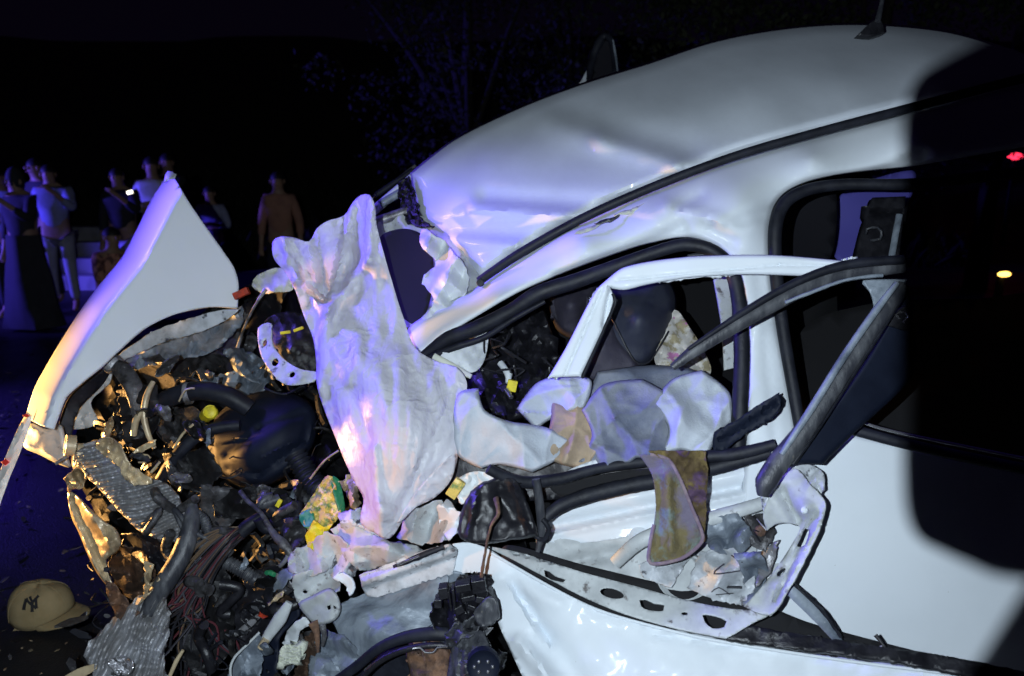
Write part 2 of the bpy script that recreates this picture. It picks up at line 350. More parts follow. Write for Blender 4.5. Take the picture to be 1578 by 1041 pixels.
def tube_geo(W, rad, sides=10, flat=1., rib=None, wob=0, off=0):
    W = [np.array(a, float) for a in W]
    if rib:   # resample finely so that ribs show
        L = [0]; 
        for i in range(1, len(W)): L.append(L[-1] + np.linalg.norm(W[i] - W[i - 1]))
        n = int(L[-1] / rib * 4) + 2; t = np.linspace(0, L[-1], n); A = np.array(W)
        rr = np.interp(t, L, rad); W = [np.array([np.interp(s, L, A[:, k]) for k in range(3)]) for s in t]
        rad = [a * (1 + .10 * (1 if (i % 4) < 2 else -1)) for i, a in enumerate(rr)]
    if not hasattr(rad, '__len__'): rad = [rad] * len(W)
    V = []; Fc = []; n = len(W); side = None
    for i in range(n):
        T = W[min(i + 1, n - 1)] - W[max(i - 1, 0)]; T = T / (np.linalg.norm(T) + 1e-9)
        view = W[i] - np.array([0, 0, CAMZ]); view = view / np.linalg.norm(view)
        s = np.cross(T, view) if side is None or flat != 1 else side - T * np.dot(side, T)
        if np.linalg.norm(s) < 1e-4: s = np.cross(T, [0, 0, 1.])
        s = s / (np.linalg.norm(s) + 1e-9); side = s; u = np.cross(s, T)
        for k in range(sides):
            a = 2 * math.pi * k / sides; rr = rad[i] * (1 + (random.uniform(-wob, wob) if wob else 0))
            V.append((W[i] + s * math.cos(a) * rr + u * math.sin(a) * rr * flat).tolist())
    for i in range(n - 1):
        for k in range(sides):
            a = off + i * sides + k; b = off + i * sides + (k + 1) % sides; Fc.append((a, b, b + sides, a + sides))
    Fc.append(tuple(off + k for k in range(sides))[::-1]); Fc.append(tuple(off + (n - 1) * sides + k for k in range(sides)))
    return V, Fc
def lathe(name, center, axis, prof, m, parent=None, n=28, ecc=1):
    """prof: list of (radius, height along axis) in metres"""
    ax = Vector(axis).normalized(); q = ax.to_track_quat('Z', 'Y').to_matrix(); V = []; Fc = []
    for r, h in prof:
        for k in range(n):
            a = 2 * math.pi * k / n; v = q @ Vector((r * math.cos(a) * ecc, r * math.sin(a), h)); V.append([center[i] + v[i] for i in range(3)])
    for i in range(len(prof) - 1):
        for k in range(n):
            a = i * n + k; b = i * n + (k + 1) % n; Fc.append((a, b, b + n, a + n))
    if prof[0][0] > 1e-4: Fc.append(tuple(range(n))[::-1])
    if prof[-1][0] > 1e-4: Fc.append(tuple((len(prof) - 1) * n + k for k in range(n)))
    me = bpy.data.meshes.new(name); me.from_pydata(V, [], Fc); me.update(); finish(me, 35)
    return link(name, me, m, parent)
def box(name, x, y, d, sx, sy, sz, rot, m, parent=None, bev=.002):
    """small block in place: size in metres, rot about the view axis in degrees (and tilt)"""
    c = P(x, y, d); a = R(rot[0]); t = R(rot[1]); u = RT * math.cos(a) - UP * math.sin(a); v = RT * math.sin(a) + UP * math.cos(a)
    wv = FW * math.cos(t) + v * math.sin(t); v = v * math.cos(t) - FW * math.sin(t)
    V = []; 
    for k in (-1, 1):
        for (i, j) in ((-1, -1), (1, -1), (1, 1), (-1, 1)): V.append((c + u * i * sx / 2 + v * j * sy / 2 + wv * k * sz / 2).tolist())
    me = bpy.data.meshes.new(name); me.from_pydata(V, [], [(0, 1, 2, 3), (7, 6, 5, 4), (0, 4, 5, 1), (1, 5, 6, 2), (2, 6, 7, 3), (3, 7, 4, 0)]); me.update()
    o = link(name, me, m, parent)
    b = o.modifiers.new('bevel', 'BEVEL'); b.width = bev; b.segments = 2
    return o

# ================================================================== SETTING
def ground():
    n = 150; V = []; Fc = []
    xs = np.linspace(-1, 1, n); X = np.sign(xs) * (np.abs(xs) ** 2.6) * 120; Y = (np.linspace(0, 1, n) ** 2.4) * 200 - 6
    for j in range(n):
        for i in range(n):
            x, y = X[i], Y[j]; z = .012 * float(vn(np.array([x * 3.]), np.array([y * 3.]), 4)[0])
            bank = max(0, y - 13.0 + .6 * math.sin(x * .5)); z += min(7.0, .28 * bank ** 1.1)
            V.append((x, y, z - .01))
    for j in range(n - 1):
        for i in range(n - 1): a = j * n + i; Fc.append((a, a + 1, a + n + 1, a + n))
    me = bpy.data.meshes.new('ground'); me.from_pydata(V, [], Fc); me.update(); finish(me, 80)
    me.materials.append(M['asphalt']); me.materials.append(M['verge'])
    for p in me.polygons: p.material_index = 1 if p.center.y > 12.5 else 0
    o = bpy.data.objects.new('ground', me); C.objects.link(o); tag(o, 'dark wet asphalt with a rough verge rising behind it', None, None, 'structure')
ground()

def litter():
    V = []; Fc = []
    def shard(c, s, flat=.15):
        a = random.uniform(0, 6.28); k = random.choice((3, 4, 5)); el = random.uniform(1, 3.2); b = len(V); t = random.uniform(-.3, .3)
        for lvl in (0, 1):
            for i in range(k):
                q = a + 6.283 * i / k + random.uniform(-.3, .3) * (lvl == 0); x = math.cos(q) * s * el; y = math.sin(q) * s
                V.append((c[0] + x * math.cos(a) - y * math.sin(a), c[1] + x * math.sin(a) + y * math.cos(a), c[2] + lvl * s * flat + t * x + abs(t) * s * el))
        Fc.append(tuple(range(b + k, b + 2 * k)))
        for i in range(k): Fc.append((b + i, b + (i + 1) % k, b + k + (i + 1) % k, b + k + i))
    for _ in range(2600):
        y = random.uniform(1.5, 5.5); x = random.uniform(-3.6, -.2)
        shard((x, y, .004), random.choice((.002, .003, .004, .006, .010)) * random.uniform(.6, 1.3))
    for _ in range(500):
        shard((random.uniform(-5, 2), random.uniform(4, 11), .004), random.uniform(.008, .02))
    me = bpy.data.meshes.new('road_debris'); me.from_pydata(V, [], Fc); me.update()
    me.materials.append(M['litter']); me.materials.append(M['debris_dark']); me.materials.append(M['chrome'])
    for p in me.polygons: p.material_index = 0
    mi = 0
    for i, p in enumerate(me.polygons):
        if len(p.vertices) != 4 or i % 5 == 0: mi = random.choice((0, 0, 1, 1, 1, 2))
        p.material_index = mi
    o = bpy.data.objects.new('road_debris', me); C.objects.link(o); tag(o, 'small shards and dry litter strewn over the asphalt', 'debris', None, 'stuff')
litter()

# ---- vegetation behind
def leaves(name, blobs, count, size, m, parent=None):
    V = []; Fc = []
    tot = sum(b[3] ** 2 for b in blobs)
    for (x, y, z, r) in blobs:
        for _ in range(int(count * r * r / tot)):
            a = random.uniform(0, 6.283); u = random.uniform(-1, 1); q = r * random.uniform(.55, 1.05) * (1 + .25 * math.sin(a * 3 + u * 4)); s = math.sqrt(1 - u * u)
            c = Vector((x + q * s * math.cos(a), y + q * s * math.sin(a), z + q * u * .85)); L = size * random.uniform(.6, 1.5)
            d = Vector((random.uniform(-1, 1), random.uniform(-1, 1), random.uniform(-1.2, .4))).normalized(); e = d.cross(Vector((random.uniform(-1, 1), random.uniform(-1, 1), random.uniform(-1, 1)))).normalized() * L * .28
            b = len(V); V += [tuple(c), tuple(c + d * L * .5 + e), tuple(c + d * L), tuple(c + d * L * .5 - e)]; Fc.append((b, b + 1, b + 2, b + 3))
    me = bpy.data.meshes.new(name); me.from_pydata(V, [], Fc); me.update()
    return link(name, me, m, parent)
def tree(x, y, h, r, label, m='leaf', cnt=9000, seed=0, z0=0):
    random.seed(seed); t = empty('leafy_tree', (x, y, z0), label, 'tree', 'trees standing in the dark behind the wreck')
    tr = [(x, y, z0 - .1), (x + random.uniform(-.1, .1), y, z0 + h * .3), (x + random.uniform(-.3, .3), y, z0 + h * .7)]
    tube_w('trunk', [np.array(a) for a in tr], [.16, .11, .05], 'bark', t)
    bl = []
    for k in range(34):
        a = random.uniform(0, 6.28); q = random.uniform(.2, 1.1) * r; zz = z0 + h * random.uniform(.35, .95); bl.append((x + q * math.cos(a), y + q * math.sin(a), zz, r * random.uniform(.16, .36)))
        if k < 6: tube_w('limb', [np.array((x, y, z0 + h * .35)), np.array((x + q * .5 * math.cos(a), y + q * .5 * math.sin(a), (z0 + h * .4 + zz) / 2)), np.array((bl[-1][:3]))], [.05, .035, .015], 'bark', t, 6)
    leaves('crown', bl, cnt, .075, m, t); return t
tree(2.2, 9.2, 5.4, 1.7, 'faintly lit leafy tree right above the car roof near the antenna', seed=1)
tree(4.4, 9.8, 5.6, 1.9, 'leafy tree at the top right edge behind the roof', seed=2)
tree(-.6, 10.5, 5.5, 1.8, 'dim dry-leaved tree behind the windscreen end of the roof', 'leaf_dry', 7000, 3)
tree(.9, 12.0, 6, 1.8, 'very dark tree set back between two nearer trees', 'leaf_dry', 7000, 4)
tree(6.6, 10.5, 5, 1.9, 'rightmost tree in the darkness beyond the rear of the car', 'leaf', 6000, 5)
def grass():
    random.seed(11); V = []; Fc = []
    for _ in range(9000):
        x = random.uniform(-9, 8); y = random.uniform(12.8, 17); bank = max(0, y - 13 + .6 * math.sin(x * .5)); z = min(7, .28 * bank ** 1.1)
        h = random.uniform(.2, .7); a = random.uniform(0, 6.28); l = random.uniform(.1, .4); b = len(V)
        V += [(x - .012, y, z - .03), (x + .012, y, z - .03), (x + l * math.cos(a) * .5 + .008, y + l * math.sin(a) * .5, z + h * .7), (x + l * math.cos(a), y + l * math.sin(a), z + h)]
        Fc += [(b, b + 1, b + 2), (b, b + 2, b + 3)]
    me = bpy.data.meshes.new('dry_grass'); me.from_pydata(V, [], Fc); me.update(); o = link('dry_grass', me, 'leaf_dry'); tag(o, 'dry grass on the dark bank behind the people', 'grass', None, 'stuff')
grass()

# ---- people
def skinned(name, verts, edges, radii, m, parent, root=0, sub=1):
    me = bpy.data.meshes.new(name); me.from_pydata(verts, edges, []); me.update()
    o = link(name, me, m, parent)
    o.location = (0, 0, 0)          # body chains are built in the person's own space
    sk = o.modifiers.new('skin', 'SKIN'); sk.use_smooth_shade = True
    for i, r in enumerate(radii):
        v = me.skin_vertices[0].data[i]; v.radius = (r if hasattr(r, '__len__') else (r, r)); v.use_root = (i == root)
    s = o.modifiers.new('sub', 'SUBSURF'); s.levels = sub; s.render_levels = sub
    return o
def person(x, y, rz, label, h=1.7, shirt='shirt_white', legs='trousers_dark', pose='stand', phone=False, robe=False, seed=0, light=False):
    random.seed(seed); t = empty('person', (x, y, 0), label, 'person', 'people watching from the dark roadside'); t.rotation_euler = (0, 0, rz); s = h / 1.7; t.scale = (s, s, s)
    cr = 0.0
    if pose == 'crouch': cr = .55
    hipz = .92 - cr; top = hipz + .55
    lean = .0 if pose != 'crouch' else .16
    fx = .10 if pose != 'crouch' else .14
    # facing -Y
    J = {'pelvis': (0, 0, hipz), 'belly': (0, -.01 - lean * .3, hipz + .17), 'chest': (0, -.01 - lean * .8, hipz + .36), 'neck0': (0, 0 - lean, hipz + .51), 'neck': (0, -.01 - lean, hipz + .565), 'head': (0, -.03 - lean, hipz + .645), 'crown': (0, -.025 - lean, hipz + .715)}
    nm = list(J); V = [J[k] for k in nm]; E = [(i, i + 1) for i in range(6)]; rd = [(.155, .115), (.135, .10), (.165, .115), (.09, .08), (.056, .060), (.074, .09), (.060, .075)]
    SV = [J['pelvis'], J['belly'], J['chest'], (0, -lean, hipz + .49)]; SE = [(0, 1), (1, 2), (2, 3)]; SR = [(.165, .130), (.145, .115), (.160, .125), (.085, .080)]
    for sg in (-1, 1):
        b = len(V); sh = (.150 * sg, -lean * .9, hipz + .455)
        if phone and sg == 1: el = (.24, -.16 - lean, hipz + .27); wr = (.10, -.30 - lean, hipz + .45); hd = (.05, -.33 - lean, hipz + .50)
        elif pose == 'crouch': el = (.24 * sg, -.22 - lean, hipz + .25); wr = (.10 * sg, -.42, hipz + .12); hd = (.06 * sg, -.48, hipz + .10)
        elif pose == 'fold': el = (.225 * sg, -.02, hipz + .2); wr = (.03 * sg, -.17, hipz + .22 + .03 * sg); hd = (-.06 * sg, -.18, hipz + .22 + .03 * sg)
        else: el = (.215 * sg, .02, hipz + .18); wr = (.225 * sg, -.04, hipz - .06); hd = (.22 * sg, -.07, hipz - .14)
        V += [sh, el, wr, hd]; E += [(2, b), (b, b + 1), (b + 1, b + 2), (b + 2, b + 3)]; rd += [.062, .042, .028, .036]
        for f in range(5):     # fingers
            hv = Vector(hd); d = (hv - Vector(wr)).normalized(); V.append(tuple(hv + d * (.06 if f else .03) + Vector(((f - 2.2) * .013, -.008 if f else -.03, 0)))); E.append((b + 3, len(V) - 1)); rd.append(.009)
        c = len(SV); m_ = Vector(el) * .35 + Vector(wr) * .65
        SV += [sh, el, tuple(m_)]; SE += [(2, c), (c, c + 1), (c + 1, c + 2)]; SR += [.070, .056, .046]
    LV = [(0, 0, hipz + .04)]; LE = []; LR = [(.165, .125)]
    for sg in (-1, 1):
        b = len(V); hp = (.09 * sg, 0, hipz - .06)
        if pose == 'crouch': kn = (.14 * sg, -.36, hipz + .05); an = (.12 * sg, -.10, .09); toe = (.13 * sg, -.26, .03)
        else: kn = (fx * sg, -.015, .49); an = (fx * sg * 1.1, .03, .09); toe = (fx * sg * 1.3, -.13, .03)
        V += [hp, kn, an, toe]; E += [(0, b), (b, b + 1), (b + 1, b + 2), (b + 2, b + 3)]; rd += [.085, .055, .04, .035]
        c = len(LV); LV += [hp, kn, (an[0], an[1], an[2] + .03)]; LE += [(0, c), (c, c + 1), (c + 1, c + 2)]; LR += [.105, .074, .06]
    body = skinned('body', V, E, rd, 'skin', t)
    skinned('shirt', SV, SE, SR, shirt, t)
    if robe:
        q = bpy.data.objects; RV = []; RF = []; n = 20; prof = [(.17, hipz + .1), (.19, hipz - .1), (.24, .55), (.31, .25), (.36, .03)]
        for r, z in prof:
            for k in range(n): a = 6.283 * k / n; rr = r * (1 + .10 * math.sin(a * 5 + z * 3) + .06 * math.sin(a * 11 + 2 * z)) * (.86 if z < .5 else 1); RV.append((rr * math.cos(a), rr * math.sin(a) * .8, z))
        for i in range(len(prof) - 1):
            for k in range(n): RF.append((i * n + k, i * n + (k + 1) % n, (i + 1) * n + (k + 1) % n, (i + 1) * n + k))
        me = bpy.data.meshes.new('skirt'); me.from_pydata(RV, [], RF); me.update(); finish(me, 60); o = link('skirt', me, legs, t); o.location = (0, 0, 0)
    else: skinned('trousers', LV, LE, LR, legs, t)
    # hair and face
    hx, hy, hz = J['head']
    def ell(name, c, r, m, cut=None):
        vv = []; ff = []; n = 14; k2 = 9
        for i in range(k2 + 1):
            th = math.pi * i / k2 * (cut or 1)
            for k in range(n): a = 6.283 * k / n; vv.append((c[0] + r[0] * math.sin(th) * math.cos(a), c[1] + r[1] * math.sin(th) * math.sin(a), c[2] + r[2] * math.cos(th)))
        for i in range(k2):
            for k in range(n): ff.append((i * n + k, (i + 1) * n + k, (i + 1) * n + (k + 1) % n, i * n + (k + 1) % n))
        me = bpy.data.meshes.new(name); me.from_pydata(vv, [], ff); me.update(); finish(me, 70); o = link(name, me, m, t); o.location = (0, 0, 0); return o
    ell('hair', (hx, hy + .020, hz + .030), (.080, .092, .085 if not robe else .13), 'hair' if not robe else 'trousers_dark', .50 if not robe else .8)
    ell('nose', (hx, hy - .092, hz + .005), (.011, .016, .020), 'skin')
    for sg in (-1, 1):
        ell('ear', (hx + .077 * sg, hy, hz + .005), (.010, .018, .028), 'skin'); ell('eye', (hx + .03 * sg, hy - .078, hz + .025), (.006, .004, .0035), 'hair')
    ell('mouth', (hx, hy - .082, hz - .035), (.022, .008, .005), 'shirt_brown')
    return t
def wx(px, Y): return (px - 789) / F * (Y * math.cos(PITCH) + .1)
def ph(px, Y, z, rz, label, mm='phone_black', lit=True, w_=.075):
    t = empty('mobile_phone', (wx(px, Y), Y, z), label, 'phone'); t.rotation_euler = (0, rz, 0)
    for nm, dx, dy, m in (('phone_body', (w_, .008, w_ * 2), 0, 'phone_black'), ('phone_screen' , (w_ * .9, .002, w_ * 1.85), -.006, 'screen' if lit else 'phone_black')):
        a, b, c = dx[0] / 2, dx[1] / 2, dx[2] / 2; V = [(i * a, j * b + dy, k * c) for k in (-1, 1) for j in (-1, 1) for i in (-1, 1)]
        me = bpy.data.meshes.new(nm); me.from_pydata(V, [], [(0, 1, 5, 4), (1, 3, 7, 5), (3, 2, 6, 7), (2, 0, 4, 6), (4, 5, 7, 6), (2, 3, 1, 0)]); me.update(); o = link(nm, me, m, t); o.location = (0, 0, 0)
PE = [
 (6, 8.2, .2, 'person in a blue-lit pale shirt cut off by the left edge', dict(h=1.66, shirt='shirt_blue', pose='fold', seed=1, legs='trousers_dark')),
 (34, 7.6, -.2, 'person in a long dark dress standing second from the left edge', dict(h=1.62, shirt='jacket_dark', robe=True, seed=2, phone=True, legs='jacket_dark')),
 (66, 9.0, -.5, 'person in a dark top whose face is lit blue, third from the left edge', dict(h=1.78, shirt='jacket_dark', seed=3)),
 (84, 8.6, .3, 'person in a blue shirt raising a phone to the face', dict(h=1.70, shirt='shirt_blue', phone=True, seed=4, legs='trousers_pale')),
 (188, 8.6, .1, 'person in a dark jacket with a lit phone at the chest', dict(h=1.66, shirt='jacket_dark', phone=True, seed=5, legs='trousers_pale')),
 (241, 9.0, .35, 'person in a white shirt lit blue behind the tip of the raised panel', dict(h=1.80, shirt='shirt_white', pose='fold', seed=6)),
 (266, 9.8, .0, 'person in a dark top just right of the white-shirted person', dict(h=1.86, shirt='jacket_dark', seed=7)),
 (326, 8.9, .15, 'shorter person in a dim shirt right of the raised panel', dict(h=1.46, shirt='shirt_blue', pose='fold', seed=8)),
 (432, 8.3, .1, 'person in a brown shirt, rightmost of the group, blue light on one shoulder', dict(h=1.62, shirt='shirt_brown', seed=9)),
 (158, 7.3, .9, 'person in a salmon patterned shirt crouching low by the raised panel', dict(h=1.62, shirt='shirt_salmon', pose='crouch', seed=10)),
]
for px, Y, rz, lab, kw in PE: person(wx(px, Y), Y, rz, lab, **kw)
ph(205, 8.22, 1.38, R(75), 'small lit phone screen held at the chest of the dark jacketed person', w_=.035)
# low pale roadside steps behind the people
st = empty('concrete_steps', (wx(70, 10.4), 10.4, 0), 'low pale concrete steps between the dark figures on the left', 'steps')
for k in range(4):
    a, b = wx(-60, 10.4), wx(150, 10.4); y0 = 10.2 + k * .35; V = [(i, j, z) for z in (0, .2 + .2 * k) for j in (y0, y0 + .34) for i in (a, b)]
    me = bpy.data.meshes.new('step'); me.from_pydata(V, [], [(0, 1, 5, 4), (1, 3, 7, 5), (3, 2, 6, 7), (2, 0, 4, 6), (4, 5, 7, 6), (2, 3, 1, 0)]); me.update(); link('step', me, 'concrete', st)
# glowing discs on posts, added to imitate reflected glints past the car
def far_glint(name, px, py, d, r, m, label):
    t = empty(name, P(px, py, d) - np.array([0, 0, P(px, py, d)[2]]), label, 'lamp')
    lathe('glint_disc', P(px, py, d), -FW, [(0, r * .3), (r * .8, r * .2), (r, 0), (r, -r)], m, t, 16, 2.2)
    lathe('glint_post', (P(px, py, d)[0], P(px, py, d)[1] + .05, 0), (0, 0, 1), [(.04, 0), (.03, P(px, py, d)[2])], 'black_plastic', t, 8)

# ================================================================== THE WRECKED CAR
car = empty('wrecked_car', (.3, 2.4, 0), 'white hatchback with its front end torn open and doors bent outward', 'car')
# ---- roof
roof_out = [(632, 266, 2.46, 'c'), (700, 213, 2.52), (800, 164, 2.57), (900, 126, 2.61), (1000, 95, 2.62), (1100, 62, 2.62), (1200, 43, 2.61), (1300, 35, 2.58), (1400, 39, 2.52), (1480, 51, 2.44), (1578, 82, 2.28), (1700, 125, 2.15, 'c'),
            (1690, 140, 1.98, 'c'), (1578, 118, 1.96), (1410, 161, 1.96), (1250, 203, 1.98), (1130, 238, 2.0), (1010, 283, 2.03), (900, 331, 2.06), (800, 388, 2.09), (740, 430, 2.12, 'c'), (715, 398, 2.2), (680, 360, 2.3), (650, 335, 2.38), (638, 300, 2.45)]
roof = sheet('roof', roof_out, 'paint_dusty', car, step=7, th=.004,
    ctrl=[(700, 300, 2.31), (800, 280, 2.23), (900, 240, 2.22), (1000, 190, 2.22), (1150, 140, 2.20), (1300, 120, 2.15), (1450, 110, 2.09), (900, 170, 2.42), (1100, 110, 2.40), (1300, 75, 2.37), (780, 220, 2.40), (750, 400, 2.13), (1420, 75, 2.27), (1550, 105, 2.08)],
    dents=[(845, 184, 925, 216, 20, -.026), (925, 216, 1100, 272, 17, -.034), (870, 166, 1060, 226, 26, .024), (730, 320, 945, 338, 10, -.024), (750, 302, 960, 316, 14, .020), (690, 370, 860, 384, 9, -.016), (700, 352, 860, 364, 11, .013), (760, 240, 900, 200, 30, -.014), (1230, 150, 1330, 190, 30, .006), (1000, 285, 1040, 262, 14, -.012)],
    noise=.008, nsc=220, edge=.05, ew=18)
tube('roof_gutter_seal', [(738, 433, 2.075), (800, 391, 2.045), (900, 335, 2.01), (1010, 286, 1.985), (1130, 241, 1.96), (1250, 206, 1.94), (1410, 164, 1.92), (1578, 120, 1.92), (1690, 98, 1.94)], [.012, .0135, .0125, .012, .0115, .0115, .012, .012, .012], 'rubber', car, 12, .8)
lathe('seal_end', P(740, 435, 2.055), -FW, [(.0, .006), (.009, .005), (.011, 0), (.011, -.02)], 'rubber', car, 14)
# sealant crumbs along the gutter
for k, (x, y) in enumerate([(905, 352), (935, 338), (965, 325), (985, 318), (1040, 299), (1075, 288), (1110, 277), (1160, 259), (1210, 243)]):
    sheet('sealant_flake', [(x - 20, y + 7, 1.955), (x + 12, y - 6, 1.955), (x + 22, y - 8, 1.955), (x + 6, y + 3, 1.95)], ('cloth_cream', 'worn_rubber')[k % 3 == 1], car, step=6, th=.002, crease=.008, csc=8, jag=1.6, seed=k)
# antenna
an = P(1346, 48, 2.58)
sheet('antenna_base', [(1322, 53, 2.36, 'c'), (1334, 42, 2.36), (1346, 31, 2.36), (1358, 31, 2.36), (1364, 49, 2.36, 'c'), (1345, 55, 2.36)], 'black_plastic', roof, step=4, th=.03)
tube('antenna_mast', [(1352, 34, 2.36), (1358, 8, 2.37), (1364, -30, 2.39), (1370, -70, 2.41)], [.010, .007, .006, .005], 'worn_rubber', roof, 10)
# ---- body side: roof rail, windscreen post and centre post in one pressing
side_out = [(640, 547, 2.02, 'c'), (626, 520, 2.1), (634, 500, 2.12), (690, 466, 2.1), (738, 440, 2.085), (800, 398, 2.05), (900, 342, 2.015), (1010, 293, 1.99), (1130, 248, 1.965), (1250, 213, 1.945), (1410, 171, 1.925), (1578, 128, 1.93), (1690, 106, 1.95, 'c'),
    (1690, 210, 1.82, 'c'), (1578, 226, 1.82), (1405, 256, 1.84), (1300, 268, 1.86), (1240, 282, 1.87), (1204, 303, 1.88), (1187, 340, 1.87), (1187, 400, 1.86), (1200, 500, 1.83), (1222, 620, 1.79), (1238, 700, 1.76, 'c'), (1245, 780, 1.75, 'c'),
    (1140, 790, 1.76, 'c'), (1146, 700, 1.77), (1150, 600, 1.79), (1148, 500, 1.82), (1138, 430, 1.84), (1110, 385, 1.86), (1060, 366, 1.88), (1000, 375, 1.9), (940, 394, 1.92), (870, 420, 1.94), (800, 450, 1.97), (730, 490, 1.99), (690, 515, 2.0), (656, 543, 2.01)]
sheet('side_frame', side_out, 'paint', car, step=8, th=.006,
    ctrl=[(900, 375, 1.93), (1010, 330, 1.9), (1130, 290, 1.87), (1250, 245, 1.855), (1410, 205, 1.84), (1578, 170, 1.84), (760, 455, 2.0), (1170, 500, 1.80), (1180, 620, 1.77), (1160, 340, 1.83), (1200, 700, 1.745), (690, 495, 2.04)],
    dents=[(1030, 318, 1125, 345, 12, -.022), (1125, 345, 1290, 290, 11, .022), (860, 425, 1050, 352, 10, .020), (1040, 320, 1080, 300, 9, .012), (1290, 290, 1420, 240, 10, .020), (1090, 350, 1130, 372, 10, .012), (1168, 420, 1196, 690, 6, .006)],
    noise=.004, nsc=170, edge=.02, ew=10)
# cavity behind roof edge / windscreen header
for a, b, m_, r_ in (((575, 325, 2.5), (640, 270, 2.55), 'paint', .016), ((580, 300, 2.56), (636, 262, 2.6), 'rubber', .010), ((578, 342, 2.42), (636, 322, 2.44), 'bare_metal', .016), ((585, 315, 2.48), (628, 290, 2.5), 'primer_grey', .014), ((572, 306, 2.6), (640, 255, 2.66), 'chrome', .006)):
    tube('windscreen_header', [a, b], r_, m_, car, 8)
sheet('windscreen_glue', [(612, 290, 2.47), (630, 272, 2.47), (638, 300, 2.43), (650, 335, 2.37), (668, 352, 2.33), (650, 350, 2.36), (625, 342, 2.42), (618, 315, 2.45)], 'soot', car, step=4, crease=.06, csc=7, jag=3, th=.004, ang=10)
sheet('windscreen_frame', [(580, 340, 2.42), (640, 330, 2.42), (690, 360, 2.30), (740, 432, 2.14), (700, 465, 2.14), (640, 505, 2.16), (600, 480, 2.25), (580, 420, 2.35)], 'inner_paint', car, step=7, crease=.05, csc=40, ctrl=[(650, 420, 2.34)], th=.004, dents=[(600, 360, 660, 470, 14, .06)])
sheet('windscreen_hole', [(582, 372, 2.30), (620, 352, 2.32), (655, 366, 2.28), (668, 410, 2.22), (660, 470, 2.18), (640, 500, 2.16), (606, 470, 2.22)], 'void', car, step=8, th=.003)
sheet('windscreen_shards', [(652, 352, 2.24), (684, 372, 2.20), (712, 404, 2.14), (722, 440, 2.09), (700, 476, 2.08), (668, 505, 2.09), (646, 498, 2.12), (668, 462, 2.12), (650, 430, 2.15), (672, 404, 2.18), (650, 380, 2.22)], 'airbag', car, step=3.5, crease=.11, csc=42, jag=2, th=.003, seed=12, ang=25)
# far side door frame sticking up past the roof
fd = 'far_door_frame'
sheet(fd, [(893, 128, 3.25, 'c'), (905, 106, 3.3, 'c'), (914, 98, 3.3), (908, 126, 3.25, 'c')], 'paint', car, step=5, th=.01)
tube('far_door_seal', [(908, 125, 3.25), (912, 95, 3.3), (922, 68, 3.3), (932, 55, 3.3), (942, 62, 3.28), (946, 90, 3.25), (947, 112, 3.2)], [.014, .018, .020, .018, .014, .012, .012], 'rubber', car, 10)
sheet('far_door_glass', [(912, 122, 3.28), (922, 75, 3.3), (934, 60, 3.3), (943, 75, 3.28), (944, 115, 3.22)], 'glass', car, step=8, th=.004)
tube('far_door_edge', [(944, 62, 3.27), (949, 88, 3.24), (951, 110, 3.2)], .006, 'primer_grey', car, 8)
# ---- door opening seals
tube('front_door_seal', [(652, 548, 1.99), (690, 522, 1.97), (735, 505, 1.95), (785, 480, 1.93), (830, 452, 1.91), (890, 432, 1.9), (950, 410, 1.88), (1010, 388, 1.865), (1055, 377, 1.85), (1095, 385, 1.84), (1125, 412, 1.82), (1138, 460, 1.81), (1143, 530, 1.79), (1141, 610, 1.77), (1136, 700, 1.75)],
     [.012, .020, .020, .019, .021, .020, .018, .016, .016, .017, .017, .018, .019, .019, .018], 'rubber', car, 14, .8, wob=.03)
tube('front_door_seal', [(660, 552, 1.975), (700, 535, 1.955), (745, 520, 1.94), (790, 492, 1.92), (840, 464, 1.9)], [.010, .010, .008, .008, .006], 'rubber', car, 10)
tube('rear_door_seal', [(1600, 262, 1.82), (1405, 283, 1.82), (1300, 284, 1.84), (1245, 292, 1.85), (1210, 312, 1.85), (1195, 350, 1.84), (1196, 420, 1.83), (1207, 510, 1.80), (1226, 620, 1.76), (1238, 690, 1.74)],
     [.014, .014, .014, .015, .016, .017, .016, .015, .014, .013], 'rubber', car, 14, .8)
# ---- cabin seen through the openings
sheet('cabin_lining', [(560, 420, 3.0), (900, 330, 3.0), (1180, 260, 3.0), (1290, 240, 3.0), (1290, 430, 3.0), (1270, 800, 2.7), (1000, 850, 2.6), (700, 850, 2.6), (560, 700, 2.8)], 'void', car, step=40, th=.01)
seat = sheet('front_seat', [(930, 452, 2.05), (975, 436, 2.07), (1025, 430, 2.08), (1042, 455, 2.08), (1038, 500, 2.05), (1010, 552, 2.0), (990, 565, 1.98), (960, 560, 1.98), (930, 520, 2.0)], 'leather_navy', car, ctrl=[(985, 490, 1.93), (960, 500, 1.96)], step=6, th=.08, noise=.01, nsc=50, edge=.05, ew=14)
sheet('seat_bolster', [(880, 540, 2.0), (905, 480, 2.02), (935, 475, 2.0), (958, 520, 1.97), (985, 562, 1.95), (960, 590, 1.95), (890, 585, 1.97)], 'seat_navy', seat, ctrl=[(920, 530, 1.93)], step=6, th=.06, edge=.04, ew=12, noise=.01, nsc=40)
tube('seat_stitching', [(938, 478, 1.955), (955, 515, 1.935), (978, 556, 1.93), (1000, 558, 1.94), (1030, 510, 1.99)], .0022, 'wire_black', seat, 6)
sheet('passenger_seat', [(842, 445, 2.35), (880, 430, 2.36), (925, 428, 2.36), (905, 480, 2.3), (890, 520, 2.28), (860, 510, 2.3), (848, 480, 2.33)], 'seat_navy', car, ctrl=[(880, 470, 2.22)], step=6, th=.1, edge=.05, ew=12)
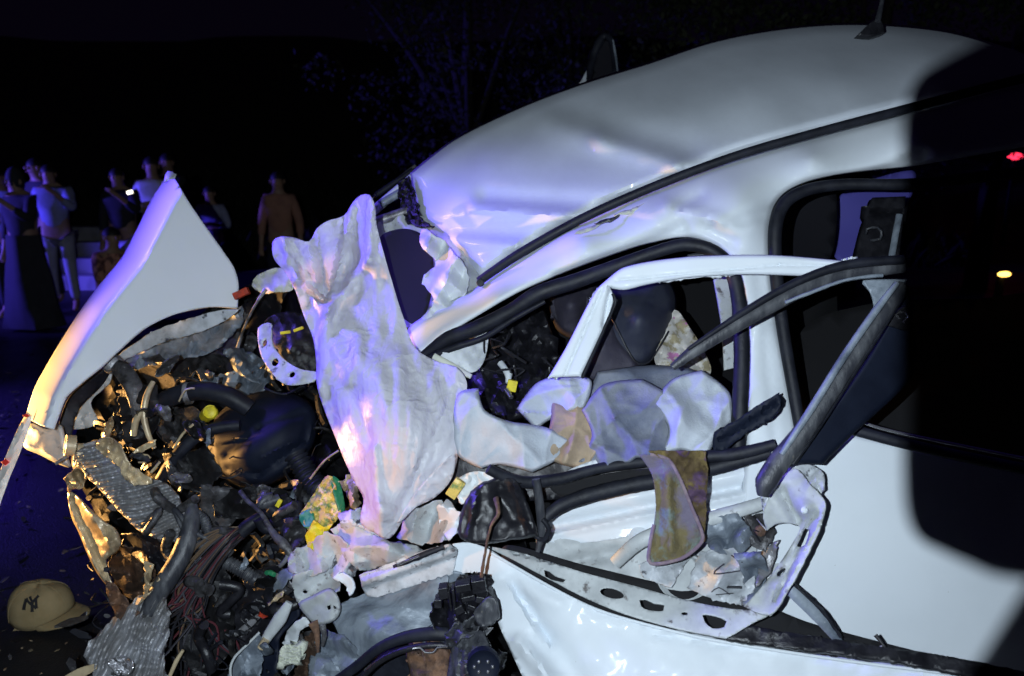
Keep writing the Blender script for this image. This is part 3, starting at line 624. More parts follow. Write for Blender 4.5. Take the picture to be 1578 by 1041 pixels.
sheet('dashboard', [(690, 560, 2.2), (740, 510, 2.25), (790, 480, 2.3), (835, 480, 2.3), (850, 540, 2.2), (850, 620, 2.1), (760, 640, 2.1), (700, 610, 2.15)], 'black_plastic', car, step=6, th=.03, crease=.09, csc=30, noise=.03, nsc=20, ang=20)
sheet('airbag_flap', [(672, 545, 1.96), (700, 540, 1.96), (748, 512, 1.98), (752, 530, 2.0), (744, 560, 1.98), (728, 574, 1.95), (700, 566, 1.94)], 'airbag', car, step=5, th=.003, noise=.03, nsc=30, crease=.015, csc=20)
tube('torn_trim', [(668, 548, 1.93), (700, 566, 1.92), (726, 580, 1.90)], [.008, .009, .006], 'cloth_cream', car, 8, .5)
tube('pale_connector', [(772, 560, 2.0), (778, 568, 1.98), (784, 578, 1.97), (782, 590, 1.96)], [.010, .009, .011, .006], 'airbag', car, 8, wob=.12)
box('yellow_tag', 789, 594, 1.94, .026, .030, .012, (12, 10), 'yellow', car)
tube('metal_pin', [(780, 600, 1.92), (788, 612, 1.9)], .006, 'chrome', car, 10)
for k in range(12):
    x, y = random.uniform(735, 850), random.uniform(500, 600); d = random.uniform(1.98, 2.15)
    tube('loose_wire', [(x, y, d), (x + random.uniform(-30, 30), y + random.uniform(-20, 20), d - .03), (x + random.uniform(-40, 40), y + random.uniform(0, 40), d)], random.uniform(.002, .004), 'wire_black', car, 5)
sheet('inner_post', [(1100, 430, 2.02, 'c'), (1128, 424, 2.02, 'c'), (1130, 500, 1.98), (1136, 565, 1.95, 'c'), (1116, 570, 1.95, 'c'), (1112, 500, 1.98)], 'inner_paint', car, step=6, th=.01)
tube('grab_strap', [(1060, 395, 2.0), (1090, 392, 1.98), (1108, 400, 1.97)], [.006, .008, .006], 'worn_rubber', car, 8)
# floral cloth behind the seat
o = sheet('flowered_cloth', [(1040, 478, 2.06), (1060, 500, 2.04), (1085, 540, 2.0), (1095, 575, 1.97), (1060, 590, 1.95), (1010, 560, 1.96), (1020, 520, 2.0)], 'floral', None, step=5, th=.003, noise=.05, nsc=26, crease=.02, csc=22); tag(o, 'pale cloth with small flowers wedged behind the navy seat', 'cloth')
# far side glimpses through the rear window
sheet('far_blue_backdrop', [(1300, 296, 2.9), (1405, 262, 2.9), (1405, 300, 2.9), (1350, 400, 2.8), (1290, 400, 2.85), (1288, 350, 2.9)], 'far_blue', car, step=14, th=.004)  # sheet painted the blue of the lit background beyond the far window
sheet('far_pillar_trim', [(1345, 304, 2.3, 'c'), (1396, 302, 2.3, 'c'), (1384, 410, 2.25, 'c'), (1316, 408, 2.25, 'c'), (1330, 350, 2.28)], 'black_plastic', car, step=8, th=.03, dents=[(1340, 326, 1392, 326, 3, .02)])
tube('belt_guide', [(1334, 360, 2.24), (1336, 352, 2.22), (1352, 350, 2.22), (1358, 356, 2.22), (1356, 368, 2.22), (1340, 370, 2.22)], .0045, 'worn_rubber', car, 8)
tube('pillar_edge_strip', [(1386, 330, 2.26), (1378, 372, 2.24), (1372, 408, 2.22)], .009, 'primer_grey', car, 8, .5)
sheet('quarter_glass', [(1205, 325, 2.6), (1250, 296, 2.6), (1288, 294, 2.6), (1278, 400, 2.55), (1212, 400, 2.5)], 'glass', car, step=20, th=.004)
# ---- rear door
rd_out = [(1312, 668, 1.72, 'c'), (1400, 688, 1.71), (1578, 724, 1.70), (1700, 750, 1.70, 'c'), (1700, 1075, 1.68, 'c'), (1578, 1050, 1.68), (1440, 1030, 1.69), (1300, 1010, 1.70), (1150, 990, 1.72, 'c'), (1165, 850, 1.72), (1200, 740, 1.73), (1255, 700, 1.73)]
rdoor = sheet('rear_door', rd_out, 'paint', car, step=12, th=.006, ctrl=[(1450, 850, 1.685), (1300, 850, 1.70)], noise=.003, nsc=200, edge=.01, ew=8)
tube('door_waist_seal', [(1316, 662, 1.69), (1370, 677, 1.67), (1450, 696, 1.65), (1578, 722, 1.62), (1700, 744, 1.59)], .0125, 'rubber', rdoor, 10, .6)
tube('waist_chrome', [(1324, 648, 1.72), (1345, 656, 1.71), (1375, 664, 1.70), (1430, 676, 1.68), (1578, 706, 1.65)], .0038, 'chrome', rdoor, 8)
sheet('rear_window_glass', [(1230, 300, 1.9), (1395, 290, 1.88), (1690, 270, 1.85), (1690, 735, 1.68), (1400, 680, 1.74), (1300, 655, 1.78), (1235, 640, 1.80), (1215, 480, 1.86), (1208, 350, 1.9)], 'glass', car, step=40, th=.004) if False else None
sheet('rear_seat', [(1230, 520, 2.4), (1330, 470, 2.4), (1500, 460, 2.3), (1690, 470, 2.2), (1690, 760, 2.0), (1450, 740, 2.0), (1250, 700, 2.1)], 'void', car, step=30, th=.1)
# ---- front door: bent window frame, torn inner skin, outer skin
fdoor = sheet('front_door', [(697, 838, 1.780, 'c'), (722, 836, 1.774), (752, 846, 1.761), (790, 870, 1.743), (850, 903, 1.712), (920, 937, 1.681), (1000, 961, 1.650), (1100, 984, 1.619), (1200, 1001, 1.591), (1320, 1018, 1.563), (1440, 1034, 1.538), (1560, 1047, 1.513), (1640, 1060, 1.501, 'c'), (1640, 1200, 1.482, 'c'), (1200, 1200, 1.532), (900, 1200, 1.575), (830, 1130, 1.606, 'c'), (812, 1060, 1.644), (790, 1010, 1.681), (768, 960, 1.718), (752, 905, 1.749), (725, 882, 1.768), (694, 893, 1.786, 'c')],
      'paint', car, step=8, th=.006, ctrl=[(900, 1000, 1.637), (1200, 1100, 1.544), (1100, 1030, 1.582), (850, 960, 1.681)],
      dents=[(790, 905, 842, 985, 13, .030, 1), (842, 985, 900, 1060, 22, .02), (770, 890, 860, 930, 12, -.012), (800, 990, 850, 1050, 12, -.03), (870, 930, 1050, 1020, 40, -.006), (1000, 975, 1500, 1048, 5, .006), (905, 950, 1250, 1012, 4, -.004)], noise=.010, nsc=70, seed=4)
sheet('window_frame', [(938, 428, 1.74, 'c'), (960, 412, 1.73), (1010, 401, 1.72), (1080, 394, 1.70), (1200, 393, 1.67), (1334, 405, 1.63, 'c'), (1300, 414, 1.64), (1252, 426, 1.66, 'c'), (1150, 423, 1.68), (1060, 428, 1.70), (1000, 438, 1.72), (962, 447, 1.73), (941, 444, 1.735, 'c'), (946, 462, 1.74), (930, 505, 1.73), (895, 580, 1.71, 'c'), (844, 582, 1.72, 'c'), (872, 535, 1.73), (900, 480, 1.74), (920, 445, 1.74)],
      'paint', fdoor, step=3, th=.022, edge=.008, ew=6, dents=[(928, 445, 870, 580, 2.5, .006), (950, 432, 1200, 408, 2, .004), (1200, 408, 1320, 410, 2, .004), (941, 446, 930, 500, 4, .012)])
tube('window_frame_lip', [(944, 452, 1.742), (948, 466, 1.745), (925, 520, 1.735), (897, 582, 1.715)], .004, 'rubber', fdoor, 6)
tube('glass_run_channel', [(1392, 408, 1.60), (1340, 414, 1.605), (1290, 424, 1.61), (1240, 442, 1.61), (1180, 474, 1.61), (1120, 508, 1.61), (1070, 540, 1.61), (1036, 566, 1.61)], [.018, .019, .019, .019, .018, .017, .014, .008], 'worn_rubber', fdoor, 12, .7)
tube('glass_run_lip', [(1392, 400, 1.585), (1330, 404, 1.59), (1280, 414, 1.595), (1220, 438, 1.60), (1150, 478, 1.60), (1060, 538, 1.60)], [.010, .011, .010, .009, .008, .004], 'rubber', fdoor, 8)
tube('glass_run_clip', [(1210, 466, 1.585), (1300, 432, 1.58), (1360, 424, 1.58)], .004, 'primer_grey', fdoor, 6)
tube('door_post_channel', [(1392, 438, 1.58), (1360, 482, 1.57), (1320, 540, 1.56), (1280, 602, 1.55), (1240, 662, 1.54), (1200, 712, 1.535), (1180, 744, 1.53), (1176, 764, 1.53)], [.012, .018, .019, .019, .020, .022, .022, .012], 'worn_rubber', fdoor, 12, .7)
tube('door_post_channel', [(1382, 436, 1.565), (1350, 478, 1.555), (1300, 550, 1.545), (1250, 630, 1.535), (1204, 700, 1.525)], [.006, .008, .008, .008, .006], 'primer_grey', fdoor, 8)
tube('door_post_lip', [(1398, 445, 1.575), (1340, 535, 1.56), (1262, 655, 1.545), (1222, 715, 1.54)], [.005, .007, .007, .005], 'rubber', fdoor, 8)
sheet('door_corner_plate', [(1330, 432, 1.6), (1398, 430, 1.59, 'c'), (1372, 470, 1.58), (1345, 505, 1.58, 'c'), (1346, 470, 1.59), (1340, 448, 1.6)], 'primer_grey', fdoor, step=5, th=.008, noise=.01, nsc=30)
sheet('door_post_cover', [(1330, 560, 1.60), (1370, 490, 1.62), (1400, 440, 1.63, 'c'), (1412, 560, 1.62), (1390, 600, 1.61), (1312, 672, 1.585), (1268, 716, 1.57, 'c'), (1230, 716, 1.57), (1196, 728, 1.56), (1214, 700, 1.565), (1270, 640, 1.58)], 'cover_plastic', fdoor, step=8, th=.012, edge=.01, ew=8)
sheet('latch_plate', [(1362, 500, 1.60), (1398, 470, 1.60), (1404, 508, 1.60), (1372, 502, 1.60)], 'black_plastic', fdoor, step=6, th=.01)
tube('latch_clip', [(1386, 490, 1.585), (1380, 484, 1.58), (1394, 480, 1.58), (1400, 488, 1.58), (1392, 496, 1.58)], .003, 'chrome', fdoor, 6)
# lower part
tube('door_skin_hem', [(756, 851, 1.753), (850, 905, 1.704), (920, 939, 1.673), (1000, 963, 1.642), (1100, 986, 1.611), (1320, 1020, 1.555), (1560, 1049, 1.505), (1640, 1062, 1.496)], .0035, 'paint', fdoor, 8)
flange = sheet('door_inner_flange', [(752, 842, 1.77), (800, 851, 1.745), (850, 866, 1.71), (900, 882, 1.69), (980, 903, 1.65), (1060, 925, 1.61), (1130, 938, 1.57), (1180, 940, 1.545, 'c'), (1184, 948, 1.54), (1160, 960, 1.54), (1135, 975, 1.54), (1118, 984, 1.54, 'c'), (1040, 968, 1.575), (960, 945, 1.62), (900, 920, 1.66), (840, 889, 1.70), (790, 862, 1.74)], 'inner_paint', fdoor, step=5, th=.003,
    holes=[[(838, 878), (846, 880), (856, 888), (872, 893), (868, 897), (850, 893), (840, 888)], (943, 914, 19, 7.5, .22), [(985, 924), (996, 924), (1008, 930), (1024, 932), (1022, 941), (1000, 940), (988, 934)], (1055, 945, 5, 2.5), [(1082, 947), (1102, 949), (1120, 957), (1116, 966), (1098, 968), (1086, 958)]],
    dents=[(790, 852, 1180, 942, 5, .014, 1), (943, 914, 944, 914, 30, -.006), (1100, 957, 1101, 957, 26, -.008)], noise=.006, nsc=60)
sheet('door_flange_shade', [(780, 840, 1.86), (900, 870, 1.8), (1060, 908, 1.74), (1170, 930, 1.68), (1250, 960, 1.66), (1440, 1010, 1.58), (1600, 1045, 1.50), (1600, 1090, 1.5), (1300, 1040, 1.58), (1100, 1010, 1.66), (900, 950, 1.76), (790, 890, 1.84)], 'void', fdoor, step=20, th=.003)  # black sheet painting in the shadow between flange and inner panel
sheet('door_gap_shade', [(1120, 958, 1.61), (1200, 972, 1.58), (1300, 987, 1.55), (1440, 1008, 1.50), (1578, 1035, 1.46), (1578, 1055, 1.45), (1440, 1030, 1.48), (1300, 1008, 1.53), (1120, 985, 1.59)], 'black_plastic', fdoor, step=8, th=.01, jag=1, noise=.01, nsc=30)  # black strip painting the shadow and cavity between door skin and rear door
sheet('door_reinforcement', [(1196, 742, 1.60, 'c'), (1226, 722, 1.60), (1250, 748, 1.57), (1270, 770, 1.55), (1271, 792, 1.54), (1262, 816, 1.535), (1240, 862, 1.53), (1215, 910, 1.53), (1196, 940, 1.53), (1184, 947, 1.53), (1168, 944, 1.54), (1146, 934, 1.56, 'c'), (1172, 906, 1.57), (1198, 872, 1.58), (1218, 842, 1.58), (1233, 812, 1.58), (1214, 806, 1.59), (1194, 808, 1.60), (1182, 818, 1.61, 'c'), (1176, 790, 1.61)], 'inner_paint', fdoor, step=5, th=.005,
    holes=[[(1241, 814), (1247, 816), (1240, 840), (1228, 842), (1232, 834)], (1204, 881, 9, 5, -.6)], dents=[(1254, 790, 1196, 925, 5, .016), (1240, 784, 1241, 784, 14, -.016), (1268, 790, 1200, 925, 3, -.008), (1205, 760, 1230, 800, 8, .02)], noise=.008, nsc=30)
lathe('rivet', P(1240, 786, 1.548), -FW, [(0, .005), (.005, .004), (.008, 0)], 'paint', fdoor, 12)
tube('torn_brace', [(1205, 893, 1.60), (1225, 915, 1.59), (1255, 945, 1.58), (1285, 978, 1.57), (1304, 1002, 1.56)], [.010, .013, .012, .010, .004], 'primer_grey', fdoor, 8, .35)
tube('torn_brace_shade', [(1214, 892, 1.585), (1240, 915, 1.575), (1268, 942, 1.565), (1296, 982, 1.555)], [.003, .004, .004, .003], 'rubber', fdoor, 6, wob=.3)  # black line imitating the brace's shadow along its right side
tube('door_pin', [(1349, 978, 1.56), (1360, 992, 1.55), (1370, 1008, 1.54)], [.0045, .0028, .0040], 'black_plastic', fdoor, 8)
tube('door_pin_clip', [(1356, 996, 1.555), (1364, 1008, 1.55)], .005, 'cloth_pale', fdoor, 8)
# sill and inner door area
sheet('sill_panel', [(838, 800, 1.86), (880, 775, 1.86), (960, 752, 1.84), (1060, 728, 1.82), (1176, 700, 1.78), (1186, 765, 1.76), (1120, 785, 1.77), (1060, 800, 1.79), (960, 828, 1.81), (870, 838, 1.83), (840, 830, 1.84)], 'paint', car, step=4, th=.006, dents=[(850, 812, 1180, 742, 7, .012), (850, 824, 1170, 757, 6, -.008), (860, 790, 1180, 722, 9, -.006)], noise=.004, nsc=90)
sheet('inner_door_panel', [(828, 826, 1.84), (900, 818, 1.84), (1000, 806, 1.82), (1100, 780, 1.80), (1190, 755, 1.78), (1215, 800, 1.74), (1215, 850, 1.72), (1180, 900, 1.70), (1150, 940, 1.70), (1050, 925, 1.74), (950, 900, 1.78), (850, 872, 1.82)], 'inner_paint', car, step=6, th=.004, crease=.012, csc=60, noise=.012, nsc=50, seed=8,
      dents=[(860, 870, 960, 850, 10, .015)])
tube('door_beam', [(948, 868, 1.77), (985, 835, 1.75), (1040, 812, 1.74), (1110, 795, 1.73), (1176, 775, 1.72)], [.016, .018, .017, .017, .015], 'inner_paint', car, 10, .6)
lathe('speaker_ring', P(1052, 888, 1.745), (-.25, -1, .35), [(.045, .0), (.052, .008), (.056, .006), (.058, -.01)], 'inner_paint', car, 30, 1.1)
lathe('speaker_dish', P(1052, 890, 1.75), (-.25, -1, .35), [(.0, -.01), (.03, -.006), (.044, .0)], 'cloth_cream', car, 26, 1.1)
lathe('panel_boss', P(985, 828, 1.80), (-.3, -1, .2), [(.0, .016), (.012, .014), (.022, .004), (.026, 0)], 'paint', car, 20)
for k, (ol, m_, sd) in enumerate([
    ([(1080, 800, 1.72), (1140, 790, 1.70), (1165, 830, 1.68), (1140, 860, 1.68), (1100, 850, 1.69), (1082, 830, 1.71)], 'primer_grey', 3),
    ([(1148, 796, 1.69), (1180, 790, 1.67), (1195, 820, 1.66), (1180, 850, 1.66), (1155, 840, 1.67)], 'dirty_metal', 5),
    ([(1078, 850, 1.70), (1130, 845, 1.68), (1165, 870, 1.66), (1160, 935, 1.65), (1100, 925, 1.67), (1060, 905, 1.70)], 'paint_scratched', 6),
    ([(1130, 852, 1.66), (1172, 850, 1.64), (1185, 880, 1.63), (1160, 935, 1.63), (1142, 930, 1.64), (1148, 890, 1.65)], 'primer_grey', 9),
    ([(1172, 850, 1.66), (1200, 830, 1.65), (1190, 880, 1.63), (1165, 905, 1.63)], 'bare_metal', 2),
    ([(985, 868, 1.75), (1030, 855, 1.74), (1060, 862, 1.73), (1035, 905, 1.72), (990, 890, 1.74)], 'paint_scratched', 11)]):
    sheet('crumpled_lining', ol, m_, car, step=3.5, th=.003, crease=.075, csc=46, noise=.012, nsc=30, seed=sd, jag=1.5, ang=25, smooth=False)
for k in range(6):
    x, y = random.uniform(1090, 1190), random.uniform(790, 920); d = 1.66
    tube('bent_wire', [(x, y, d), (x + random.uniform(-25, 25), y + random.uniform(-20, 20), d - .02), (x + random.uniform(-40, 40), y + random.uniform(-30, 30), d)], random.uniform(.001, .002), random.choice(('wire_black', 'wire_grey', 'bare_metal')), car, 5)
lathe('rusty_bolt', P(1172, 818, 1.655), -FW, [(0, .008), (.006, .006), (.012, .003), (.013, -.003)], 'rust', car, 8)
tube('rod', [(1076, 903, 1.70), (1150, 905, 1.67)], .003, 'rubber', car, 6)
# rear lock area under the reinforcement
sheet('latch_pressing', [(1200, 720, 1.66), (1240, 715, 1.64), (1270, 730, 1.62), (1262, 765, 1.62), (1225, 750, 1.64), (1180, 790, 1.66), (1176, 752, 1.67)], 'paint_scratched', car, step=5, th=.004, noise=.03, nsc=30, crease=.03, csc=26)
# waist seals across
tube('waist_seal', [(752, 722, 1.68), (800, 742, 1.70), (860, 738, 1.72), (920, 722, 1.73), (985, 712, 1.73), (1060, 704, 1.72), (1130, 700, 1.70), (1195, 684, 1.68)], [.012, .014, .014, .012, .013, .014, .015, .012], 'rubber', car, 12, .7)
tube('waist_seal', [(832, 806, 1.72), (862, 780, 1.73), (910, 762, 1.74), (970, 748, 1.74), (1040, 735, 1.73), (1110, 718, 1.71), (1186, 698, 1.69)], [.012, .016, .018, .018, .017, .016, .012], 'rubber', car, 12, .7, wob=.05)
sheet('waist_trim', [(850, 748, 1.76), (960, 726, 1.76), (1060, 716, 1.74), (1180, 700, 1.72), (1180, 708, 1.72), (1040, 728, 1.74), (960, 742, 1.76), (870, 766, 1.77)], 'void', car, step=8, th=.004)
sheet('waist_plate', [(862, 742, 1.735), (930, 724, 1.735), (1000, 706, 1.735), (950, 700, 1.75), (880, 722, 1.75)], 'paint', car, step=8, th=.004)
tube('corner_seal', [(826, 738, 1.69), (832, 780, 1.70), (834, 820, 1.71), (828, 850, 1.71)], [.010, .011, .010, .006], 'worn_rubber', car, 10, .7)
tube('corner_seal', [(836, 800, 1.69), (846, 814, 1.69), (838, 832, 1.70), (826, 826, 1.71)], .006, 'rubber', car, 8)
sheet('door_shut_trim', [(1102, 668, 1.66), (1140, 644, 1.65), (1180, 616, 1.64), (1201, 606, 1.63, 'c'), (1202, 630, 1.63, 'c'), (1194, 642, 1.635), (1150, 668, 1.645), (1118, 692, 1.66), (1100, 692, 1.665)], 'cover_plastic', car, step=6, th=.012, noise=.01, nsc=30, jag=.8, dents=[(1110, 678, 1196, 622, 3, .010)])
sheet('mirror_mount', [(708, 796, 1.66, 'c'), (722, 762, 1.67), (745, 742, 1.68), (790, 735, 1.69), (812, 770, 1.68), (831, 826, 1.67, 'c'), (790, 832, 1.66), (740, 838, 1.65), (708, 828, 1.65)], 'black_plastic', car, step=4, th=.03, noise=.006, nsc=30, crease=.03, csc=50, edge=.012, ew=5, jag=.8, dents=[(735, 760, 720, 830, 5, -.012), (790, 745, 815, 820, 4, -.01), (770, 770, 790, 800, 12, .02)])
tube('mirror_cable', [(764, 768, 1.60), (768, 790, 1.57), (756, 812, 1.57), (748, 850, 1.58), (742, 888, 1.60)], [.006, .004, .0028, .0028, .004], 'rust', car, 7, wob=.25)
box('side_marker', 702, 752, 1.72, .026, .045, .02, (35, 0), 'board_yellow', car)
sheet('a_post_scrap', [(700, 744, 1.76), (730, 726, 1.74), (762, 735, 1.72), (735, 752, 1.72), (712, 775, 1.72)], 'airbag', car, step=4, th=.004, crease=.03, csc=18)

# ---- bonnet / wing panel thrown up on the left
bonnet = sheet('bent_bonnet', [(262, 264, 2.34, 'c'), (276, 286, 2.33), (296, 318, 2.31), (324, 358, 2.29), (348, 392, 2.27), (361, 412, 2.26), (368, 438, 2.25), (366, 476, 2.24, 'c'), (330, 473, 2.25), (300, 477, 2.25), (262, 487, 2.25), (222, 508, 2.24), (180, 545, 2.23), (158, 566, 2.22), (128, 590, 2.22), (104, 612, 2.21), (92, 640, 2.20), (84, 662, 2.19, 'c'), (62, 655, 2.19), (40, 640, 2.20, 'c'), (52, 600, 2.22), (72, 562, 2.235), (102, 512, 2.25), (132, 466, 2.265), (160, 430, 2.28), (188, 396, 2.29), (212, 350, 2.31), (236, 302, 2.33)],
      'paint_smooth', car, step=5, th=.006, fn=lambda X, Y: (X - 240) * .00115 - .03, edge=.004, ew=4, rolls=[([(262, 258), (236, 298), (212, 346), (188, 392), (160, 426), (132, 462), (102, 508), (72, 558), (50, 600), (38, 640)], 40, .34), ([(366, 476), (300, 479), (222, 510), (158, 568), (104, 614)], 6, .01)])
sheet('bonnet_tip_fold', [(252, 282, 2.38), (258, 263, 2.40), (272, 268, 2.40), (270, 274, 2.38), (260, 276, 2.36)], 'inner_paint', car, step=4, th=.003)
sheet('bonnet_inner', [(184, 543, 2.30), (158, 570, 2.28), (128, 592, 2.26), (106, 614, 2.25), (92, 648, 2.24), (90, 668, 2.23), (104, 690, 2.22), (112, 664, 2.25), (114, 650, 2.26), (126, 625, 2.28), (160, 590, 2.32)], 'rubber', car, step=6, th=.004, noise=.006, nsc=20)
sheet('bonnet_inner', [(160, 574, 2.34), (172, 568, 2.33), (168, 590, 2.34), (140, 620, 2.34), (150, 652, 2.33), (110, 660, 2.33), (120, 630, 2.34)], 'inner_paint', car, step=6, th=.004, crease=.03, csc=20)
sheet('wing_tongue', [(36, 672, 2.20), (48, 652, 2.19), (72, 660, 2.16), (96, 655, 2.15), (104, 700, 2.13), (110, 720, 2.13), (88, 714, 2.14), (60, 700, 2.16), (38, 690, 2.18)], 'inner_paint', car, step=6, th=.004, noise=.02, nsc=40, edge=.02, ew=8)
sheet('wing_corner_fold', [(48, 612, 2.24), (56, 600, 2.22), (74, 612, 2.17), (80, 640, 2.15), (70, 655, 2.15), (52, 650, 2.17), (42, 640, 2.22)], 'paint', car, step=5, th=.003, ctrl=[(62, 630, 2.13)], edge=.03, ew=8)
sheet('wing_edge', [(366, 477, 2.26), (340, 498, 2.28), (300, 514, 2.30), (250, 528, 2.32), (190, 556, 2.34), (168, 566, 2.34), (186, 545, 2.33), (230, 514, 2.32), (280, 494, 2.30), (330, 480, 2.28)], 'paint_scratched', car, step=5, th=.006, noise=.01, nsc=30, jag=.8)
sheet('wing_underside', [(190, 556, 2.42), (260, 524, 2.42), (340, 500, 2.42), (372, 470, 2.42), (372, 500, 2.42), (330, 540, 2.42), (250, 560, 2.40), (180, 572, 2.38)], 'primer_grey', car, step=6, crease=.07, csc=26, noise=.03, nsc=30, jag=2, th=.004, seed=3)
o = sheet('barrier_tape', [(-30, 800, 1.98, 'c'), (-4, 735, 2.02), (14, 690, 2.06), (30, 655, 2.09), (42, 634, 2.11, 'c'), (50, 640, 2.10, 'c'), (44, 662, 2.09), (30, 700, 2.06), (14, 738, 2.02), (-8, 800, 1.98, 'c')], 'tape', None, step=5, th=.001, dents=[(-4, 760, 44, 640, 4, -.010)], noise=.01, nsc=30)
tag(o, 'pale tape strip with red marks stretched from the bent wing to the left edge', 'tape')
for x, y, sx, sy in ((8, 712, 7, 5), (40, 640, 6, 3)):
    sheet('red_mark', [(x - sx, y, 2.03), (x, y - sy, 2.03), (x + sx, y, 2.03), (x, y + sy, 2.03)], 'tape_red', o, step=3, th=.0008)

# ---- engine bay background
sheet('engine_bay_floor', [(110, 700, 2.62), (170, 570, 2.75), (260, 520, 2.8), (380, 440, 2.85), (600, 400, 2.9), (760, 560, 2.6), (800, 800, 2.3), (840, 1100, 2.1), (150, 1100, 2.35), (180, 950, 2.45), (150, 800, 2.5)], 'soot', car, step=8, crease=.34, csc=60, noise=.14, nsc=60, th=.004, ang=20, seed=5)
def crumple(name, ol, m_, seed, cr=.08, csc=30, ns=.03, step=5, jag=2, **k):
    return sheet(name, ol, m_, car, step=step * .72, th=.003, crease=cr * 2.3, csc=csc * 1.9, noise=ns * .35, nsc=csc, seed=seed, jag=jag, ang=25, smooth=False, **k)
crumple('bulkhead_metal', [(190, 560, 2.5), (270, 540, 2.5), (370, 500, 2.5), (400, 520, 2.46), (380, 560, 2.44), (300, 600, 2.44), (200, 600, 2.46)], 'dirty_metal', 21, cr=.2, csc=34)
crumple('bulkhead_metal', [(300, 590, 2.42), (360, 570, 2.42), (410, 590, 2.40), (400, 615, 2.38), (330, 610, 2.40)], 'primer_grey', 22, cr=.12, csc=30)
crumple('burnt_insulation', [(340, 540, 2.42), (370, 535, 2.40), (410, 555, 2.37), (425, 585, 2.34), (400, 592, 2.35), (365, 575, 2.37)], 'primer_grey', 23, cr=.08, csc=12, ns=.05)
crumple('cowl_plastic', [(372, 470, 2.44), (420, 445, 2.44), (445, 440, 2.4), (430, 480, 2.4), (400, 505, 2.4), (370, 520, 2.42)], 'black_plastic', 24, cr=.10, csc=24)
o = sheet('crumpled_cream_cloth', [(388, 440, 2.32), (396, 424, 2.32), (430, 412, 2.32), (452, 420, 2.28), (450, 446, 2.26), (425, 450, 2.27), (405, 452, 2.29)], 'cloth_cream', None, step=4, th=.003, noise=.05, nsc=30, crease=.05, csc=22); tag(o, 'crumpled cream cloth beside the top of the plastic sheet', 'cloth')
box('red_lamp_shard', 372, 452, 2.34, .05, .022, .02, (-25, 0), 'red_plastic', car)
# strut tower
sheet('strut_tower', [(402, 520, 2.26), (412, 490, 2.28), (450, 480, 2.3), (490, 500, 2.28), (492, 560, 2.22), (470, 575, 2.2), (430, 560, 2.21), (410, 545, 2.23)], 'soot', car, step=5, th=.01, ctrl=[(450, 530, 2.20)], crease=.03, csc=20)
sheet('strut_flange', [(398, 505, 2.22), (418, 498, 2.22), (420, 528, 2.19), (436, 552, 2.16), (462, 568, 2.14), (490, 574, 2.13), (482, 588, 2.12), (440, 592, 2.13), (412, 565, 2.16), (400, 540, 2.19)], 'paint_scratched', car, step=4, th=.006, holes=[(408, 528, 3.5, 6, .2), (424, 558, 5, 6, .5), (450, 577, 4, 5, .8)], noise=.01, nsc=20)
for x, y, a in ((440, 512, -8), (460, 507, -20)): box('yellow_clip', x, y, 2.16, .03, .009, .01, (a, 0), 'yellow', car)
tube('bonnet_stay', [(366, 535, 2.3), (378, 500, 2.28), (398, 462, 2.26), (410, 445, 2.26)], [.006, .004, .004, .006], 'bare_metal', car, 7, wob=.2)
# engine cover
sheet('engine_cover', [(322, 700, 2.16), (326, 655, 2.2), (350, 625, 2.24), (400, 603, 2.26), (450, 604, 2.24), (482, 625, 2.2), (490, 662, 2.16), (476, 700, 2.12), (440, 735, 2.10), (395, 752, 2.10), (350, 740, 2.12)], 'cover_plastic', car, ctrl=[(410, 670, 2.08), (440, 640, 2.13), (370, 700, 2.08)], step=5, th=.05, edge=.06, ew=14, noise=.006, nsc=40,
      dents=[(348, 700, 400, 660, 5, .012), (400, 660, 470, 635, 5, .012), (350, 722, 400, 730, 5, .012), (400, 730, 470, 680, 5, .012), (470, 680, 476, 640, 5, .01), (405, 705, 450, 680, 3, -.008)])
tube('intake_hose', [(222, 655, 2.18), (240, 628, 2.17), (268, 610, 2.16), (310, 602, 2.15), (350, 610, 2.15), (385, 630, 2.16)], [.024, .026, .027, .028, .028, .026], 'rubber', car, 16, rib=None, wob=.01)
lathe('hose_clamp', P(290, 606, 2.155), (1, .1, .12), [(.030, -.008), (.032, -.006), (.032, .006), (.030, .008)], 'bare_metal', car, 20)
tube('coolant_hose', [(370, 655, 2.12), (330, 660, 2.11), (298, 676, 2.10), (270, 705, 2.10), (248, 740, 2.12), (232, 770, 2.14)], [.016, .018, .018, .018, .018, .016], 'rubber', car, 14, wob=.02)
tube('steel_pipe', [(236, 588, 2.12), (226, 610, 2.10), (222, 640, 2.09), (228, 668, 2.09), (238, 690, 2.10)], [.007, .009, .009, .008, .006], 'warm_alloy', car, 10)
tube('steel_pipe', [(222, 632, 2.09), (210, 646, 2.09), (206, 670, 2.10)], [.008, .010, .009], 'warm_alloy', car, 10)
tube('edge_trim', [(276, 618, 2.12), (286, 600, 2.10), (300, 598, 2.10)], .003, 'warm_alloy', car, 6); tube('edge_trim', [(268, 690, 2.07), (282, 668, 2.06), (300, 652, 2.06)], .004, 'warm_alloy', car, 6)
tube('bracket_arm', [(174, 562, 2.2), (190, 572, 2.17), (205, 596, 2.15), (213, 625, 2.14), (214, 650, 2.14)], [.020, .026, .026, .022, .014], 'dirty_metal', car, 10, .5)
lathe('strut_mount', P(172, 560, 2.2), (.3, -1, .4), [(.014, .02), (.022, .015), (.026, 0), (.03, -.01)], 'bare_metal', car, 16)
tube('filler_neck', [(318, 640, 2.2), (324, 634, 2.15)], .020, 'yellow', car, 14); lathe('filler_cap', P(324, 635, 2.12), (.2, -1, .5), [(.0, .006), (.012, .006), (.018, .002), (.020, -.01)], 'yellow', car, 12)
